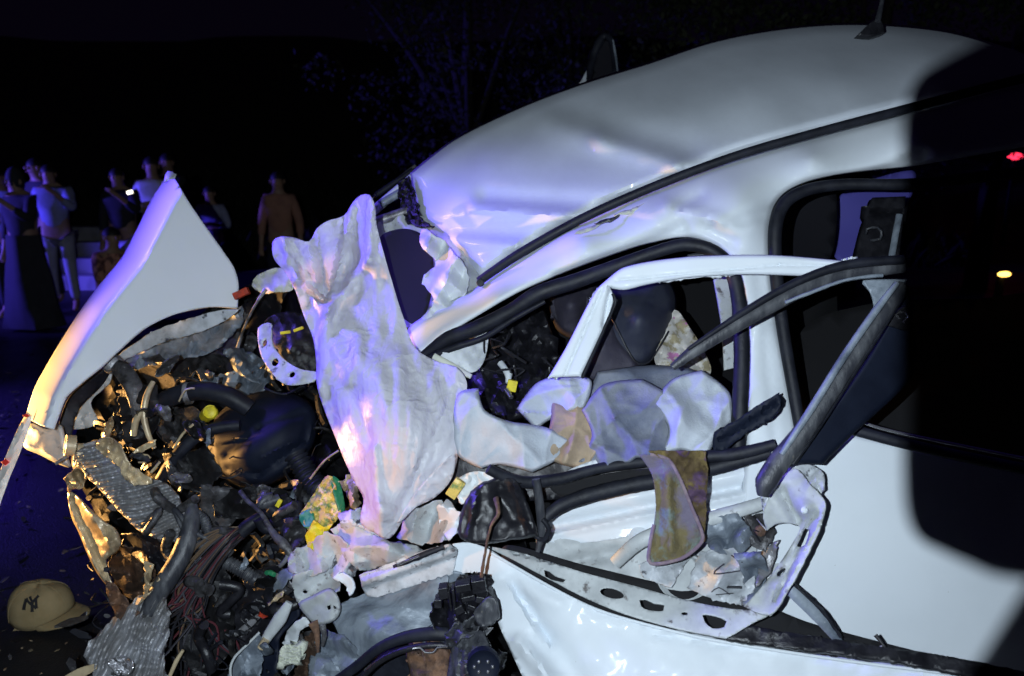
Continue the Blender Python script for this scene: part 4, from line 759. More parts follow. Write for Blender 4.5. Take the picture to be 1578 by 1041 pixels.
crumple('engine_casting', [(250, 630, 2.26), (300, 625, 2.24), (320, 650, 2.22), (300, 690, 2.2), (260, 690, 2.2), (240, 660, 2.24)], 'dirty_metal', 25, cr=.10, csc=22)
crumple('engine_casting', [(190, 620, 2.25), (214, 640, 2.22), (216, 672, 2.2), (190, 690, 2.2), (160, 676, 2.22), (172, 648, 2.25)], 'dirty_metal', 26, cr=.12, csc=18)
crumple('torn_lead', [(202, 700, 2.08), (215, 688, 2.07), (242, 676, 2.06), (238, 686, 2.06), (222, 696, 2.06)], 'warm_alloy', 27, cr=.02, csc=12)
tube('terminal_loop', [(212, 706, 2.06), (220, 700, 2.05), (232, 704, 2.05), (224, 712, 2.05), (214, 712, 2.06)], .003, 'warm_alloy', car, 6)
tube('match_stick', [(233, 727, 2.0), (246, 712, 1.99)], .004, 'warm_alloy', car, 6)
# pulleys
for (x, y, rr) in ((108, 686, .029), (124, 700, .031)):
    c = P(x, y, 2.06); ax = (-.8, -.55, .25)
    lathe('idler_pulley', c, ax, [(.006, .012), (rr * .45, .010), (rr * .5, .004), (rr * .8, .004), (rr * .86, .012), (rr, .012), (rr, -.012), (rr * .7, -.014)], 'warm_alloy', car, 26)
tube('pulley_bolt', [(86, 714, 2.05), (104, 703, 2.05)], .005, 'bare_metal', car, 8)
# crumpled radiator
def fins(X, Y): return .014 * np.sin((Y * .96 + X * .28 + 9 * fbm(X, Y, 60, 3, 2)) * 2 * math.pi / 9.5) + .05 * folds(X, Y, 55, 8)
sheet('radiator_core', [(112, 708, 2.02), (124, 688, 2.04), (146, 678, 2.06), (172, 684, 2.07), (190, 706, 2.07), (212, 730, 2.06), (240, 738, 2.06), (262, 748, 2.06), (280, 772, 2.05), (291, 800, 2.04), (288, 832, 2.02), (276, 842, 2.0), (262, 832, 1.99), (240, 830, 1.98), (216, 818, 1.97), (196, 800, 1.97), (176, 780, 1.98), (152, 752, 1.99), (130, 730, 2.0)], 'fin_metal', car, step=2.4, th=.004, fn=fins, jag=1.2, ctrl=[(200, 760, 2.02), (250, 790, 2.0), (150, 715, 2.0)], edge=.02, ew=6)
sheet('radiator_rim', [(146, 684, 2.0), (160, 674, 1.99), (184, 684, 1.98), (196, 710, 1.98), (222, 728, 1.99), (232, 744, 1.99), (214, 748, 1.98), (192, 738, 1.98), (180, 716, 1.98), (160, 702, 1.99)], 'warm_alloy', car, step=3, th=.004, crease=.04, csc=18, noise=.02, nsc=14, jag=2)
sheet('burst_reflector', [(104, 758, 1.98), (118, 762, 1.96), (136, 780, 1.94), (160, 802, 1.93), (180, 816, 1.93), (187, 838, 1.92), (178, 852, 1.92), (164, 862, 1.92), (166, 882, 1.93), (180, 912, 1.93), (168, 906, 1.94), (150, 884, 1.95), (134, 852, 1.96), (122, 822, 1.97), (110, 796, 1.98)], 'warm_alloy', car, step=4, th=.004, noise=.05, nsc=36, dents=[(112, 772, 165, 890, 6, .03), (122, 768, 175, 850, 6, -.025)], edge=.012, ew=5)
crumple('burnt_core', [(168, 864, 2.0), (188, 840, 2.0), (220, 850, 2.0), (240, 880, 1.99), (238, 920, 1.97), (215, 930, 1.96), (190, 915, 1.97), (172, 890, 1.98)], 'burnt', 31, cr=.10, csc=20)
crumple('dark_plate', [(188, 824, 2.03), (214, 820, 2.03), (262, 836, 2.04), (272, 870, 2.02), (250, 890, 2.0), (215, 866, 2.01), (192, 850, 2.02)], 'black_plastic', 32, cr=.06, csc=24)
crumple('torn_bracket', [(160, 896, 1.93), (176, 900, 1.92), (206, 936, 1.91), (214, 944, 1.90), (190, 962, 1.89), (178, 950, 1.89), (168, 925, 1.91)], 'rust', 33, cr=.05, csc=20)
crumple('torn_bracket', [(222, 864, 1.92), (236, 870, 1.92), (232, 898, 1.91), (246, 888, 1.91), (236, 910, 1.90), (214, 930, 1.90), (224, 900, 1.91)], 'warm_alloy', 34, cr=.04, csc=14)
crumple('torn_bracket', [(120, 716, 1.99), (134, 728, 1.98), (128, 750, 1.98), (104, 756, 1.99), (98, 738, 2.0), (110, 726, 2.0)], 'warm_alloy', 35, cr=.08, csc=10)
crumple('torn_bracket', [(166, 648, 2.1), (176, 632, 2.1), (172, 668, 2.08), (158, 690, 2.07), (140, 692, 2.07), (156, 672, 2.09)], 'warm_alloy', 36, cr=.06, csc=10)
tube('radiator_hose', [(296, 778, 2.0), (296, 800, 1.98), (290, 828, 1.96), (278, 858, 1.94), (258, 892, 1.92), (240, 920, 1.91), (226, 946, 1.90)], [.014, .022, .025, .026, .027, .024, .018], 'worn_rubber', car, 14, wob=.03)
tube('hose_loop', [(300, 788, 2.0), (314, 800, 1.99), (322, 824, 1.98), (314, 842, 1.98), (304, 836, 1.99), (308, 816, 2.0)], [.010, .013, .013, .012, .010, .008], 'worn_rubber', car, 10, rib=.006)
def ffin(X, Y): return .016 * np.sin((X * 1.0 + (Y - 900) * .42 + 12 * fbm(X, Y, 50, 6, 2)) * 2 * math.pi / 12) * np.clip((Y - 890) / 60, .3, 1) + .05 * folds(X, Y, 50, 12)
sheet('condenser_core', [(214, 918, 1.90), (238, 898, 1.91), (254, 912, 1.90), (262, 950, 1.88), (256, 1000, 1.85), (246, 1060, 1.82), (160, 1060, 1.82), (132, 1016, 1.84), (130, 1004, 1.84), (160, 968, 1.86), (190, 940, 1.88)], 'fin_metal', car, step=2.6, th=.004, fn=ffin, jag=3, edge=.02, ew=6)
sheet('glass_fragment', [(168, 1018, 1.80), (190, 1010, 1.80), (205, 1024, 1.79), (196, 1041, 1.78), (175, 1038, 1.79)], 'chrome', car, step=4, th=.003, crease=.06, csc=12)
sheet('bumper_edge', [(90, 1050, 1.83), (120, 1030, 1.83), (150, 1022, 1.83), (148, 1030, 1.82), (126, 1045, 1.82), (108, 1060, 1.82)], 'warm_alloy', car, step=4, th=.004)
# wiring loom
random.seed(21)
for k in range(54):
    a = random.uniform(-1, 1); b = random.uniform(-1, 1); d = 1.96 + random.uniform(-.05, .05)
    end = random.choice(((258, 1000), (300, 1050), (340, 1010), (240, 960), (380, 1030), (280, 940)))
    pts = [(372 + 4 * a, 820 + 8 * a, 1.98), (350 + 6 * b, 836 + 12 * a, d), (318 + 12 * a, 876 + 14 * b, d), (290 + 22 * b, 925 + 24 * a, d), ((290 + end[0]) / 2 + 22 * a, (925 + end[1]) / 2 + 16 * b, d), (end[0] + 22 * b, end[1] + 12 * a, d)]
    tube('loom_wire', pts, random.uniform(.0016, .0032), random.choice(('wire_black', 'wire_black', 'wire_black', 'wire_maroon', 'wire_maroon', 'wire_grey', 'wire_tan')), car, 5, n=10)
for k in range(16):
    a = random.uniform(-1, 1); b = random.uniform(-1, 1)
    tube('loom_wire', [(370 + 4 * a, 818 + 6 * b, 1.98), (345 + 8 * a, 822 + 8 * b, 1.97), (310 + 16 * a, 846 + 14 * b, 1.96), (285 + 20 * b, 880 + 12 * a, 1.96), (262 + 14 * a, 905 + 20 * b, 1.96)], random.uniform(.0015, .003), random.choice(('wire_black', 'wire_grey', 'wire_tan')), car, 5, n=10)
tube('loom_sleeve', [(368, 824, 1.985), (382, 810, 1.99), (400, 798, 2.0), (424, 786, 2.04)], [.018, .019, .017, .015], 'rubber', car, 12, wob=.03)
# lever and hinge arm
tube('hinge_arm', [(370, 756, 1.98), (382, 772, 1.96), (402, 790, 1.94), (418, 816, 1.92), (436, 838, 1.90), (448, 852, 1.90)], [.007, .006, .006, .008, .012, .010], 'dirty_metal', car, 10, .5, wob=.12)
crumple('hinge_plate', [(436, 800, 1.94), (458, 794, 1.93), (472, 812, 1.92), (470, 838, 1.90), (450, 850, 1.90), (438, 830, 1.92), (428, 812, 1.93)], 'dirty_metal', 41, cr=.06, csc=16)
tube('spring_strip', [(448, 842, 1.93), (442, 860, 1.93), (432, 872, 1.94)], .006, 'bare_metal', car, 8)
tube('spark_lead', [(478, 738, 2.0), (500, 710, 2.0), (522, 694, 2.0)], .003, 'warm_alloy', car, 6); tube('spark_lead', [(462, 790, 2.0), (456, 770, 2.02), (462, 740, 2.04)], .003, 'wire_black', car, 6)
box('yellow_terminal', 430, 775, 1.98, .012, .022, .01, (30, 0), 'yellow', car); crumple('coil_pack', [(405, 775, 2.05), (460, 772, 2.05), (470, 790, 2.03), (410, 795, 2.03)], 'black_plastic', 43, cr=.03)
# circuit board and torn housing
sheet('circuit_board', [(462, 792, 1.93, 'c'), (500, 735, 1.96, 'c'), (512, 733, 1.95), (524, 792, 1.90), (500, 815, 1.89), (480, 830, 1.89, 'c'), (472, 812, 1.90)], 'board_yellow', car, step=3, th=.004, noise=.02, nsc=10, crease=.02, csc=12, jag=1)
sheet('board_edge', [(509, 734, 1.945), (522, 738, 1.95), (532, 780, 1.92), (530, 800, 1.91), (525, 792, 1.90)], 'board_green', car, step=4, th=.006); sheet('board_edge', [(461, 793, 1.922), (478, 784, 1.92), (484, 800, 1.90), (474, 814, 1.89), (464, 806, 1.91)], 'board_green', car, step=4, th=.004)
crumple('orange_housing', [(470, 826, 1.88), (484, 800, 1.88), (498, 812, 1.88), (514, 806, 1.88), (500, 826, 1.87), (484, 848, 1.87), (474, 842, 1.87)], 'yellow', 44, cr=.02, csc=14, jag=1)
crumple('orange_housing', [(524, 742, 1.95), (540, 730, 1.94), (552, 750, 1.92), (556, 776, 1.90), (546, 790, 1.90), (534, 766, 1.92)], 'warm_alloy', 45, cr=.08, csc=12)
# crumpled light body metal in the lower middle
crumple('crumpled_wing_metal', [(442, 862, 1.90), (452, 848, 1.89), (474, 838, 1.86), (500, 820, 1.84), (520, 824, 1.83), (536, 840, 1.84), (530, 866, 1.84), (500, 880, 1.83), (470, 890, 1.84), (444, 880, 1.88)], 'inner_paint', 51, cr=.06, csc=34, ns=.04)
crumple('crumpled_wing_metal', [(510, 816, 1.84), (540, 796, 1.84), (560, 806, 1.82), (574, 822, 1.80), (600, 832, 1.80), (640, 840, 1.80), (660, 850, 1.80), (630, 862, 1.79), (600, 872, 1.78), (560, 880, 1.79), (534, 866, 1.81)], 'inner_paint', 52, cr=.07, csc=36, ns=.04)
crumple('crumpled_wing_metal', [(520, 790, 1.88), (556, 782, 1.87), (570, 816, 1.82), (584, 828, 1.81), (548, 830, 1.83), (524, 812, 1.86)], 'paint_scratched', 53, cr=.07, csc=26)
crumple('crumpled_wing_metal', [(612, 828, 1.80), (622, 800, 1.82), (634, 786, 1.83), (655, 780, 1.82), (672, 770, 1.80), (690, 775, 1.79), (705, 800, 1.77), (700, 826, 1.76), (680, 836, 1.76), (650, 838, 1.77)], 'inner_paint', 54, cr=.08, csc=38, ns=.04)
crumple('crumpled_wing_metal', [(672, 780, 1.76), (690, 768, 1.76), (708, 790, 1.74), (706, 820, 1.73), (690, 834, 1.73), (680, 812, 1.74)], 'paint', 55, cr=.08, csc=30)
crumple('crumpled_wing_metal', [(452, 884, 1.86), (490, 876, 1.84), (520, 872, 1.83), (524, 905, 1.82), (508, 925, 1.82), (480, 930, 1.83), (458, 930, 1.85), (450, 905, 1.86)], 'inner_paint', 56, cr=.05, csc=40, ns=.04, holes=[(470, 912, 3.5, 2.5)])
crumple('crumpled_wing_metal', [(498, 862, 1.84), (540, 846, 1.82), (555, 868, 1.81), (548, 886, 1.81), (520, 896, 1.82), (505, 884, 1.83)], 'paint_scratched', 57, cr=.07, csc=24)
sheet('hinge_bracket', [(460, 930, 1.82), (480, 918, 1.80), (508, 906, 1.79), (522, 920, 1.78), (525, 942, 1.78), (516, 956, 1.78), (500, 962, 1.79), (486, 962, 1.80), (472, 950, 1.81)], 'inner_paint', car, step=4, th=.004, holes=[[(503, 934), (509, 932), (510, 938), (505, 940)], [(513, 932), (519, 936), (516, 942)]], noise=.01, nsc=30, edge=.012, ew=5)
tube('bracket_tail', [(482, 958, 1.79), (488, 975, 1.79), (490, 1005, 1.79)], [.012, .007, .003], 'rust', car, 8, .4)
tube('bracket_tail', [(496, 962, 1.79), (500, 980, 1.79), (496, 996, 1.8)], [.008, .006, .003], 'dirty_metal', car, 8, .4)
sheet('clip_bracket', [(512, 890, 1.80), (528, 882, 1.80), (541, 892, 1.79), (546, 906, 1.79), (538, 918, 1.79), (534, 904, 1.80), (524, 896, 1.80)], 'paint', car, step=3.5, th=.006, noise=.01, nsc=20)
# chassis rail: stepped section
def step_(X, Y):
    t = (Y - (885 - (X - 556) * .36)); return .018 * np.tanh((t - 22) / 2.5) - .008 * np.tanh((t - 8) / 2)
sheet('chassis_rail', [(554, 886, 1.79, 'c'), (600, 868, 1.78), (650, 850, 1.77), (694, 838, 1.76, 'c'), (704, 852, 1.76), (697, 885, 1.76, 'c'), (640, 902, 1.77), (580, 920, 1.78), (566, 918, 1.79, 'c'), (558, 905, 1.79)], 'paint_scratched', car, step=4, th=.01, fn=step_, noise=.006, nsc=40, jag=.8)
tube('rail_slot', [(606, 873, 1.74), (650, 856, 1.73), (684, 842, 1.73)], [.004, .007, .006], 'rubber', car, 8, .5, wob=.2); tube('rail_rod', [(612, 870, 1.72), (646, 856, 1.715)], .0028, 'chrome', car, 6)
crumple('wheelhouse', [(520, 930, 1.82), (560, 915, 1.80), (620, 905, 1.78), (690, 885, 1.77), (694, 920, 1.76), (680, 950, 1.75), (650, 972, 1.75), (610, 985, 1.76), (575, 1002, 1.77), (556, 1014, 1.78), (530, 990, 1.80), (512, 960, 1.82)], 'primer_grey', 61, cr=.05, csc=60, ns=.03, jag=1.5)
crumple('wheelhouse', [(500, 968, 1.86), (530, 978, 1.84), (560, 1012, 1.81), (540, 1041, 1.80), (500, 1060, 1.82), (470, 1060, 1.84), (480, 1000, 1.86)], 'primer_grey', 62, cr=.06, csc=30, ns=.04)
sheet('wheelhouse_wall', [(628, 905, 1.80), (694, 880, 1.78), (720, 890, 1.78), (720, 990, 1.76), (640, 990, 1.78), (650, 940, 1.79)], 'primer_grey', car, step=8, th=.004, dents=[(670, 895, 668, 970, 4, .012)], noise=.01, nsc=40)
tube('wheel_arch_lip', [(500, 1060, 1.76), (545, 1030, 1.74), (585, 998, 1.72), (625, 982, 1.71), (670, 976, 1.70), (712, 980, 1.70)], [.010, .012, .012, .014, .016, .016], 'rubber', car, 10, .6)
tube('wheel_arch_lip', [(545, 1060, 1.72), (580, 1022, 1.71), (620, 1002, 1.70), (665, 994, 1.69), (700, 996, 1.69)], [.006, .008, .008, .008, .008], 'black_plastic', car, 8)
tube('brake_clip', [(636, 999, 1.66), (648, 998, 1.66), (655, 1005, 1.655), (668, 1005, 1.655), (674, 998, 1.66), (690, 996, 1.66)], .0022, 'chrome', car, 6)
sheet('brake_caliper', [(626, 1006, 1.70), (640, 1000, 1.69), (690, 998, 1.69), (694, 1030, 1.68), (690, 1060, 1.67), (640, 1060, 1.68), (630, 1030, 1.69)], 'rust', car, step=5, th=.04, noise=.02, nsc=20, crease=.02, csc=26, holes=[(648, 1006, 5, 4)], edge=.02, ew=6)
sheet('tyre_wall', [(520, 1070, 1.9), (560, 1030, 1.86), (600, 1005, 1.84), (650, 990, 1.82), (700, 985, 1.82), (720, 1070, 1.82)], 'rubber', car, step=10, th=.05)
# connector box and lower unit
crumple('fuse_box', [(664, 952, 1.70), (668, 930, 1.70), (674, 912, 1.70), (688, 902, 1.69), (704, 894, 1.69), (708, 884, 1.69), (740, 884, 1.68), (754, 886, 1.67), (760, 910, 1.66), (768, 945, 1.64), (756, 962, 1.64), (740, 974, 1.64), (712, 968, 1.66), (690, 972, 1.68), (670, 968, 1.69)], 'black_plastic', 71, cr=.05, csc=16, ns=.03, jag=2.4, step=3.5)
for (x, y, sx, sy, a) in ((684, 910, .020, .026, 8), (700, 920, .006, .05, 5), (694, 922, .005, .045, 8), (714, 902, .034, .018, 10), (738, 900, .03, .03, 8), (722, 918, .03, .012, 12), (742, 920, .024, .014, -10), (676, 926, .016, .02, 0), (708, 936, .02, .018, 30), (728, 932, .02, .01, -20)):
    box('relay_block', x, y, 1.655, sx, sy, .03, (-a, 8), 'black_plastic', car, .0015)
sheet('fuse_box_cover', [(730, 945, 1.63), (752, 920, 1.62), (762, 920, 1.62), (769, 948, 1.62), (762, 958, 1.62), (742, 966, 1.62)], 'worn_rubber', car, step=4, th=.01, noise=.01, nsc=20)
crumple('plastic_duct', [(686, 978, 1.66), (700, 962, 1.65), (728, 952, 1.64), (745, 958, 1.63), (732, 975, 1.63), (712, 985, 1.64), (696, 1000, 1.65), (688, 992, 1.66)], 'worn_rubber', 72, cr=.05, csc=14)
sheet('lower_unit', [(700, 990, 1.66), (722, 975, 1.65), (742, 972, 1.64), (756, 1000, 1.63), (766, 1041, 1.62), (770, 1070, 1.62), (694, 1070, 1.65), (692, 1020, 1.66)], 'worn_rubber', car, step=5, th=.05, ctrl=[(730, 1020, 1.60)], dents=[(712, 985, 708, 1060, 3, .012), (722, 985, 720, 1060, 3, .012), (738, 985, 740, 1060, 3, -.008)], noise=.01, nsc=20)
lathe('unit_socket', P(745, 1026, 1.585), (0, -1, .3), [(.018, -.004), (.03, .0), (.034, .004), (.036, 0), (.036, -.02)], 'cover_plastic', car, 24)
for a in range(6):
    q = a * 1.047; lathe('socket_pin', P(745 + 14 * math.cos(q), 1027 + 9 * math.sin(q), 1.575), -FW, [(0, .004), (.003, .003), (.004, 0)], 'chrome', car, 8)
crumple('green_scrap', [(768, 1000, 1.62), (780, 1008, 1.62), (776, 1030, 1.61), (764, 1040, 1.61), (758, 1018, 1.62)], 'soot', 73, cr=.06, csc=10)
# strips to the left of the wheelhouse
tube('suspension_strut', [(446, 928, 1.88), (432, 952, 1.88), (414, 978, 1.88), (404, 996, 1.88)], [.010, .018, .014, .010], 'inner_paint', car, 10, .6)
tube('strut_tip', [(410, 985, 1.87), (402, 998, 1.87)], .010, 'warm_alloy', car, 8)
sheet('mud_guard', [(455, 935, 1.94), (460, 950, 1.93), (430, 985, 1.92), (424, 1060, 1.90), (404, 1060, 1.91), (404, 1005, 1.93), (425, 960, 1.94)], 'cover_plastic', car, step=6, th=.01, noise=.01, nsc=20)
crumple('clear_lamp_shell', [(352, 1041, 1.88), (360, 1016, 1.89), (400, 975, 1.90), (408, 1000, 1.88), (396, 1060, 1.86), (360, 1060, 1.87)], 'primer_grey', 74, cr=.06, csc=26)
tube('lamp_shell_rim', [(358, 1060, 1.86), (355, 1030, 1.86), (362, 1012, 1.87), (382, 992, 1.88), (400, 974, 1.89)], .0035, 'inner_paint', car, 7)
crumple('washer_neck', [(440, 975, 1.88), (455, 958, 1.87), (472, 950, 1.86), (478, 962, 1.86), (462, 972, 1.86), (456, 988, 1.86), (446, 1000, 1.87), (436, 992, 1.88)], 'airbag', 75, cr=.03, csc=18)
sheet('ribbed_block', [(430, 1002, 1.85, 'c'), (440, 992, 1.85), (466, 996, 1.84, 'c'), (464, 1012, 1.83), (459, 1025, 1.83, 'c'), (429, 1021, 1.84, 'c')], 'cloth_cream', car, step=3, th=.02, fn=lambda X, Y: .003 * np.sin(X * 1.8))
crumple('harness_cover', [(466, 985, 1.87), (484, 970, 1.86), (488, 1005, 1.85), (470, 1060, 1.84), (440, 1060, 1.85), (462, 1020, 1.85)], 'burnt', 76, cr=.05, csc=16)
crumple('copper_lead', [(412, 930, 1.88), (432, 912, 1.88), (438, 908, 1.88), (430, 922, 1.87), (414, 934, 1.87)], 'warm_alloy', 77, cr=.02, csc=8)
crumple('blue_tube_part', [(418, 915, 1.92), (430, 880, 1.93), (450, 870, 1.92), (452, 886, 1.90), (436, 905, 1.90)], 'primer_grey', 78, cr=.02, csc=20)
lathe('green_bulb', P(418, 884, 1.95), (.8, -.5, .1), [(.006, -.02), (.010, 0), (.006, .012)], 'board_green', car, 10)
lathe('engine_pulley', P(370, 925, 2.0), (-.3, -1, .4), [(.01, .01), (.028, .008), (.036, .002), (.042, -.02), (.046, -.04)], 'black_plastic', car, 22)
tube('corrugated_hose', [(340, 862, 2.0), (362, 872, 2.0), (390, 890, 2.0), (410, 905, 2.02)], .018, 'worn_rubber', car, 12, rib=.008)
tube('corrugated_hose', [(455, 700, 2.1), (480, 740, 2.08), (500, 760, 2.06), (520, 765, 2.05)], .03, 'rubber', car, 12, rib=.014)
tube('track_rod', [(362, 978, 1.93), (384, 962, 1.92), (402, 946, 1.91)], [.005, .009, .006], 'bare_metal', car, 8, .4)
lathe('rod_joint', P(378, 952, 1.93), -FW, [(.004, .006), (.010, .005), (.013, 0), (.013, -.01)], 'bare_metal', car, 12)
crumple('red_scrap', [(398, 940, 1.90), (404, 946, 1.90), (412, 950, 1.89), (404, 953, 1.89), (398, 948, 1.90)], 'red_plastic', 79, cr=.01, csc=6)
tube('orange_spike', [(262, 1041, 1.86), (272, 1018, 1.86), (282, 1002, 1.86)], [.005, .006, .004], 'warm_alloy', car, 7)
random.seed(77)
for k in range(46):
    if k < 24: x, y = random.uniform(290, 480), random.uniform(830, 1035)
    elif k < 36: x, y = random.uniform(190, 330), random.uniform(560, 760)
    else: x, y = random.uniform(400, 520), random.uniform(755, 820)
    a = random.uniform(0, 3.14); L = random.uniform(14, 34); W_ = random.uniform(5, 13); d = 2.12 - (y - 560) * .0005 + random.uniform(-.03, .08); pts = []
    for q in range(7):
        t = 6.283 * q / 7; u, v = L * math.cos(t) * random.uniform(.6, 1.1), W_ * math.sin(t) * random.uniform(.6, 1.3)
        pts.append((x + u * math.cos(a) - v * math.sin(a), y + u * math.sin(a) + v * math.cos(a), d + random.uniform(-.02, .02)))
    crumple('torn_plate', pts, random.choice(('dirty_metal', 'dirty_metal', 'black_plastic', 'worn_rubber', 'primer_grey', 'burnt', 'soot', 'bare_metal')), 200 + k, cr=.05, csc=14, jag=1.5)
for k in range(14):
    x, y = random.uniform(200, 460), random.uniform(760, 1035); d = 2.1 - (y - 560) * .0005; pts = [(x, y, d)]
    for q in range(3): x += random.uniform(-35, 35); y += random.uniform(-35, 35); pts.append((x, y, d + random.uniform(-.03, .03)))
    tube('broken_pipe', pts, random.uniform(.006, .015), random.choice(('rubber', 'worn_rubber', 'dirty_metal', 'black_plastic')), car, 9, wob=.05)
for k, (ol, m_) in enumerate([
    ([(300, 850), (345, 870), (372, 930), (350, 1010), (310, 1060), (280, 1010), (292, 930)], 'soot'), ([(380, 880), (430, 870), (444, 930), (420, 1000), (372, 1010), (360, 950)], 'black_plastic'),
    ([(330, 760), (400, 745), (450, 760), (440, 790), (380, 800), (330, 795)], 'soot'), ([(180, 600), (240, 590), (250, 640), (220, 700), (190, 680)], 'soot'), ([(310, 745), (360, 752), (372, 790), (330, 840), (300, 800)], 'dirty_metal'), ([(250, 700), (320, 690), (345, 730), (310, 760), (262, 745)], 'soot')]):
    crumple('bent_cover', [(x, y, 2.17 - (y - 560) * .0005 - .01 * (q % 2)) for q, (x, y) in enumerate(ol)], m_, 400 + k, cr=.05, csc=34, ns=.03)
# small uncountable wreckage in the bay
def bay_debris():
    random.seed(33); V = []; Fc = []; MI = []
    def inside_bay(x, y):
        return (y > 560 + max(0, (260 - x)) * .35) and x > 110 + max(0, (900 - y)) * .18 and (x < 520 or (y > 960 and x < 700)) and y < 1060
    n = 0
    while n < 260:
        x, y = random.uniform(110, 700), random.uniform(480, 1060)
        if not inside_bay(x, y): continue
        if 322 < x < 490 and 603 < y < 745: continue
        n += 1; d = 2.45 - (y - 560) * .0009 + random.uniform(-.25, .12); d = min(d, 2.45)
        c = P(x, y, d); s = random.choice((.002, .003, .004, .006, .009)) * random.uniform(.7, 1.3)
        u = Vector((random.gauss(0, 1), random.gauss(0, 1), random.gauss(0, 1))).normalized(); v = u.orthogonal().normalized(); ww = u.cross(v); el = random.uniform(1, 4); b = len(V); k = random.choice((3, 4, 5))
        for l in (-1, 1):
            for i in range(k):
                a = 6.283 * i / k + .4 * l; q = Vector(c) + u * math.cos(a) * s * el + v * math.sin(a) * s + ww * l * s * .15; V.append(tuple(q))
        f0 = len(Fc); Fc.append(tuple(range(b, b + k))[::-1]); Fc.append(tuple(range(b + k, b + 2 * k)))
        for i in range(k): Fc.append((b + i, b + (i + 1) % k, b + k + (i + 1) % k, b + k + i))
        MI += [random.choice((0, 0, 0, 0, 0, 1, 1, 3, 3, 4))] * (len(Fc) - f0)
    for n in range(150):
        x, y = random.uniform(150, 520), random.uniform(580, 1041)
        if not inside_bay(x, y): continue
        d = 2.3 - (y - 560) * .0007 + random.uniform(-.12, .1); W = [P(x, y, d)]; 
        for _ in range(4): x += random.uniform(-28, 28); y += random.uniform(-20, 26); W.append(P(x, y, d + random.uniform(-.04, .04)))
        # smooth
        Wd = []
        for i in range(len(W) - 1):
            for t in (0, .33, .66): Wd.append(W[i] * (1 - t) + W[i + 1] * t)
        for _ in range(2): Wd = [Wd[0]] + [(Wd[i - 1] + Wd[i] * 2 + Wd[i + 1]) / 4 for i in range(1, len(Wd) - 1)] + [Wd[-1]]
        v, f = tube_geo(Wd, random.choice((.0015, .002, .003, .005, .009)), 5, off=len(V)); V += v; Fc += f; MI += [random.choice((0, 0, 1, 3, 3))] * len(f)
    me = bpy.data.meshes.new('engine_debris'); me.from_pydata(V, [], Fc); me.update()
    for m_ in ('debris_dark', 'black_plastic', 'bare_metal', 'rubber', 'dirty_metal'): me.materials.append(M[m_])
    for p, i in zip(me.polygons, MI): p.material_index = i
    o = link('engine_debris', me, None, car); tag(o, kind='stuff')
bay_debris()

# ================================================================== CLOTHS AND SHEETS
def film_folds(X, Y):
    """folds fan out from the two upper corners and gather at the lower tip"""
    r = 0
    for (ax, ay, k, am) in ((566, 285, 26, .010), (600, 850, 30, .008), (440, 350, 17, .007)):
        a = np.arctan2(Y - ay, X - ax); q = np.hypot(X - ax, Y - ay) / 260; r = r + am * np.abs(((a * k / 3.14 + 1.2 * fbm(X, Y, 120, 7, 2)) % 1) - .5) * 2 * np.clip(q, .15, 1)
    return r + .012 * fbm(X, Y, 110, 14, 2) + .022 * folds(X, Y, 80, 15, 5)
back = sheet('plastic_sheet', [(420, 372, 2.08), (432, 364, 2.07), (455, 366, 2.06), (476, 372, 2.06), (488, 352, 2.06), (505, 340, 2.06), (530, 332, 2.05), (543, 312, 2.04), (556, 300, 2.02), (570, 300, 2.00), (578, 318, 1.98), (581, 350, 1.97), (600, 420, 1.95), (622, 490, 1.93), (640, 535, 1.90), (672, 556, 1.87), (704, 566, 1.84), (719, 588, 1.82), (716, 625, 1.80), (712, 660, 1.78), (706, 700, 1.77), (696, 735, 1.77), (668, 762, 1.77), (636, 784, 1.76), (618, 806, 1.75), (607, 824, 1.74), (594, 831, 1.74), (576, 820, 1.76), (557, 808, 1.78), (556, 790, 1.79), (560, 768, 1.80), (546, 742, 1.83), (532, 712, 1.86), (516, 672, 1.90), (500, 632, 1.94), (488, 592, 1.97), (487, 556, 1.99), (482, 520, 2.01), (468, 486, 2.03), (456, 450, 2.05), (440, 420, 2.07), (422, 398, 2.08)],
    'film', None, step=5, th=0, ctrl=[(548, 400, 2.09), (520, 430, 2.09), (480, 410, 2.09), (450, 390, 2.06), (505, 470, 2.02), (560, 330, 2.0), (578, 400, 1.94), (540, 560, 1.86), (600, 600, 1.78), (650, 650, 1.74), (600, 720, 1.72), (590, 790, 1.71), (640, 600, 1.80)], fn=film_folds, dents=[(543, 320, 512, 455, 5, -.022), (528, 336, 505, 450, 4, .014), (490, 362, 502, 455, 5, -.02), (474, 374, 488, 440, 4, .014), (452, 370, 492, 452, 5, -.014), (574, 308, 566, 400, 9, -.04), (566, 400, 505, 480, 9, -.04), (505, 480, 494, 600, 10, -.025), (436, 370, 458, 430, 9, -.03), (458, 430, 505, 475, 8, -.03), (470, 440, 500, 465, 5, .05), (575, 690, 588, 820, 7, -.02), (700, 600, 610, 800, 5, .012), (570, 680, 540, 600, 8, .02)], ang=60)
s_ = back.modifiers.new('thickness', 'SOLIDIFY'); s_.thickness = .0012
tag(back, 'translucent white plastic sheet draped over the torn windscreen corner, tinted violet', 'plastic sheet')
sheet('sheet_corner_fold', [(612, 806, 1.73), (640, 760, 1.72), (670, 725, 1.72), (700, 700, 1.74), (697, 735, 1.74), (672, 765, 1.74), (640, 782, 1.73), (624, 798, 1.73)], 'film', back, step=5, th=.001, noise=.02, nsc=30, crease=.012, csc=30)

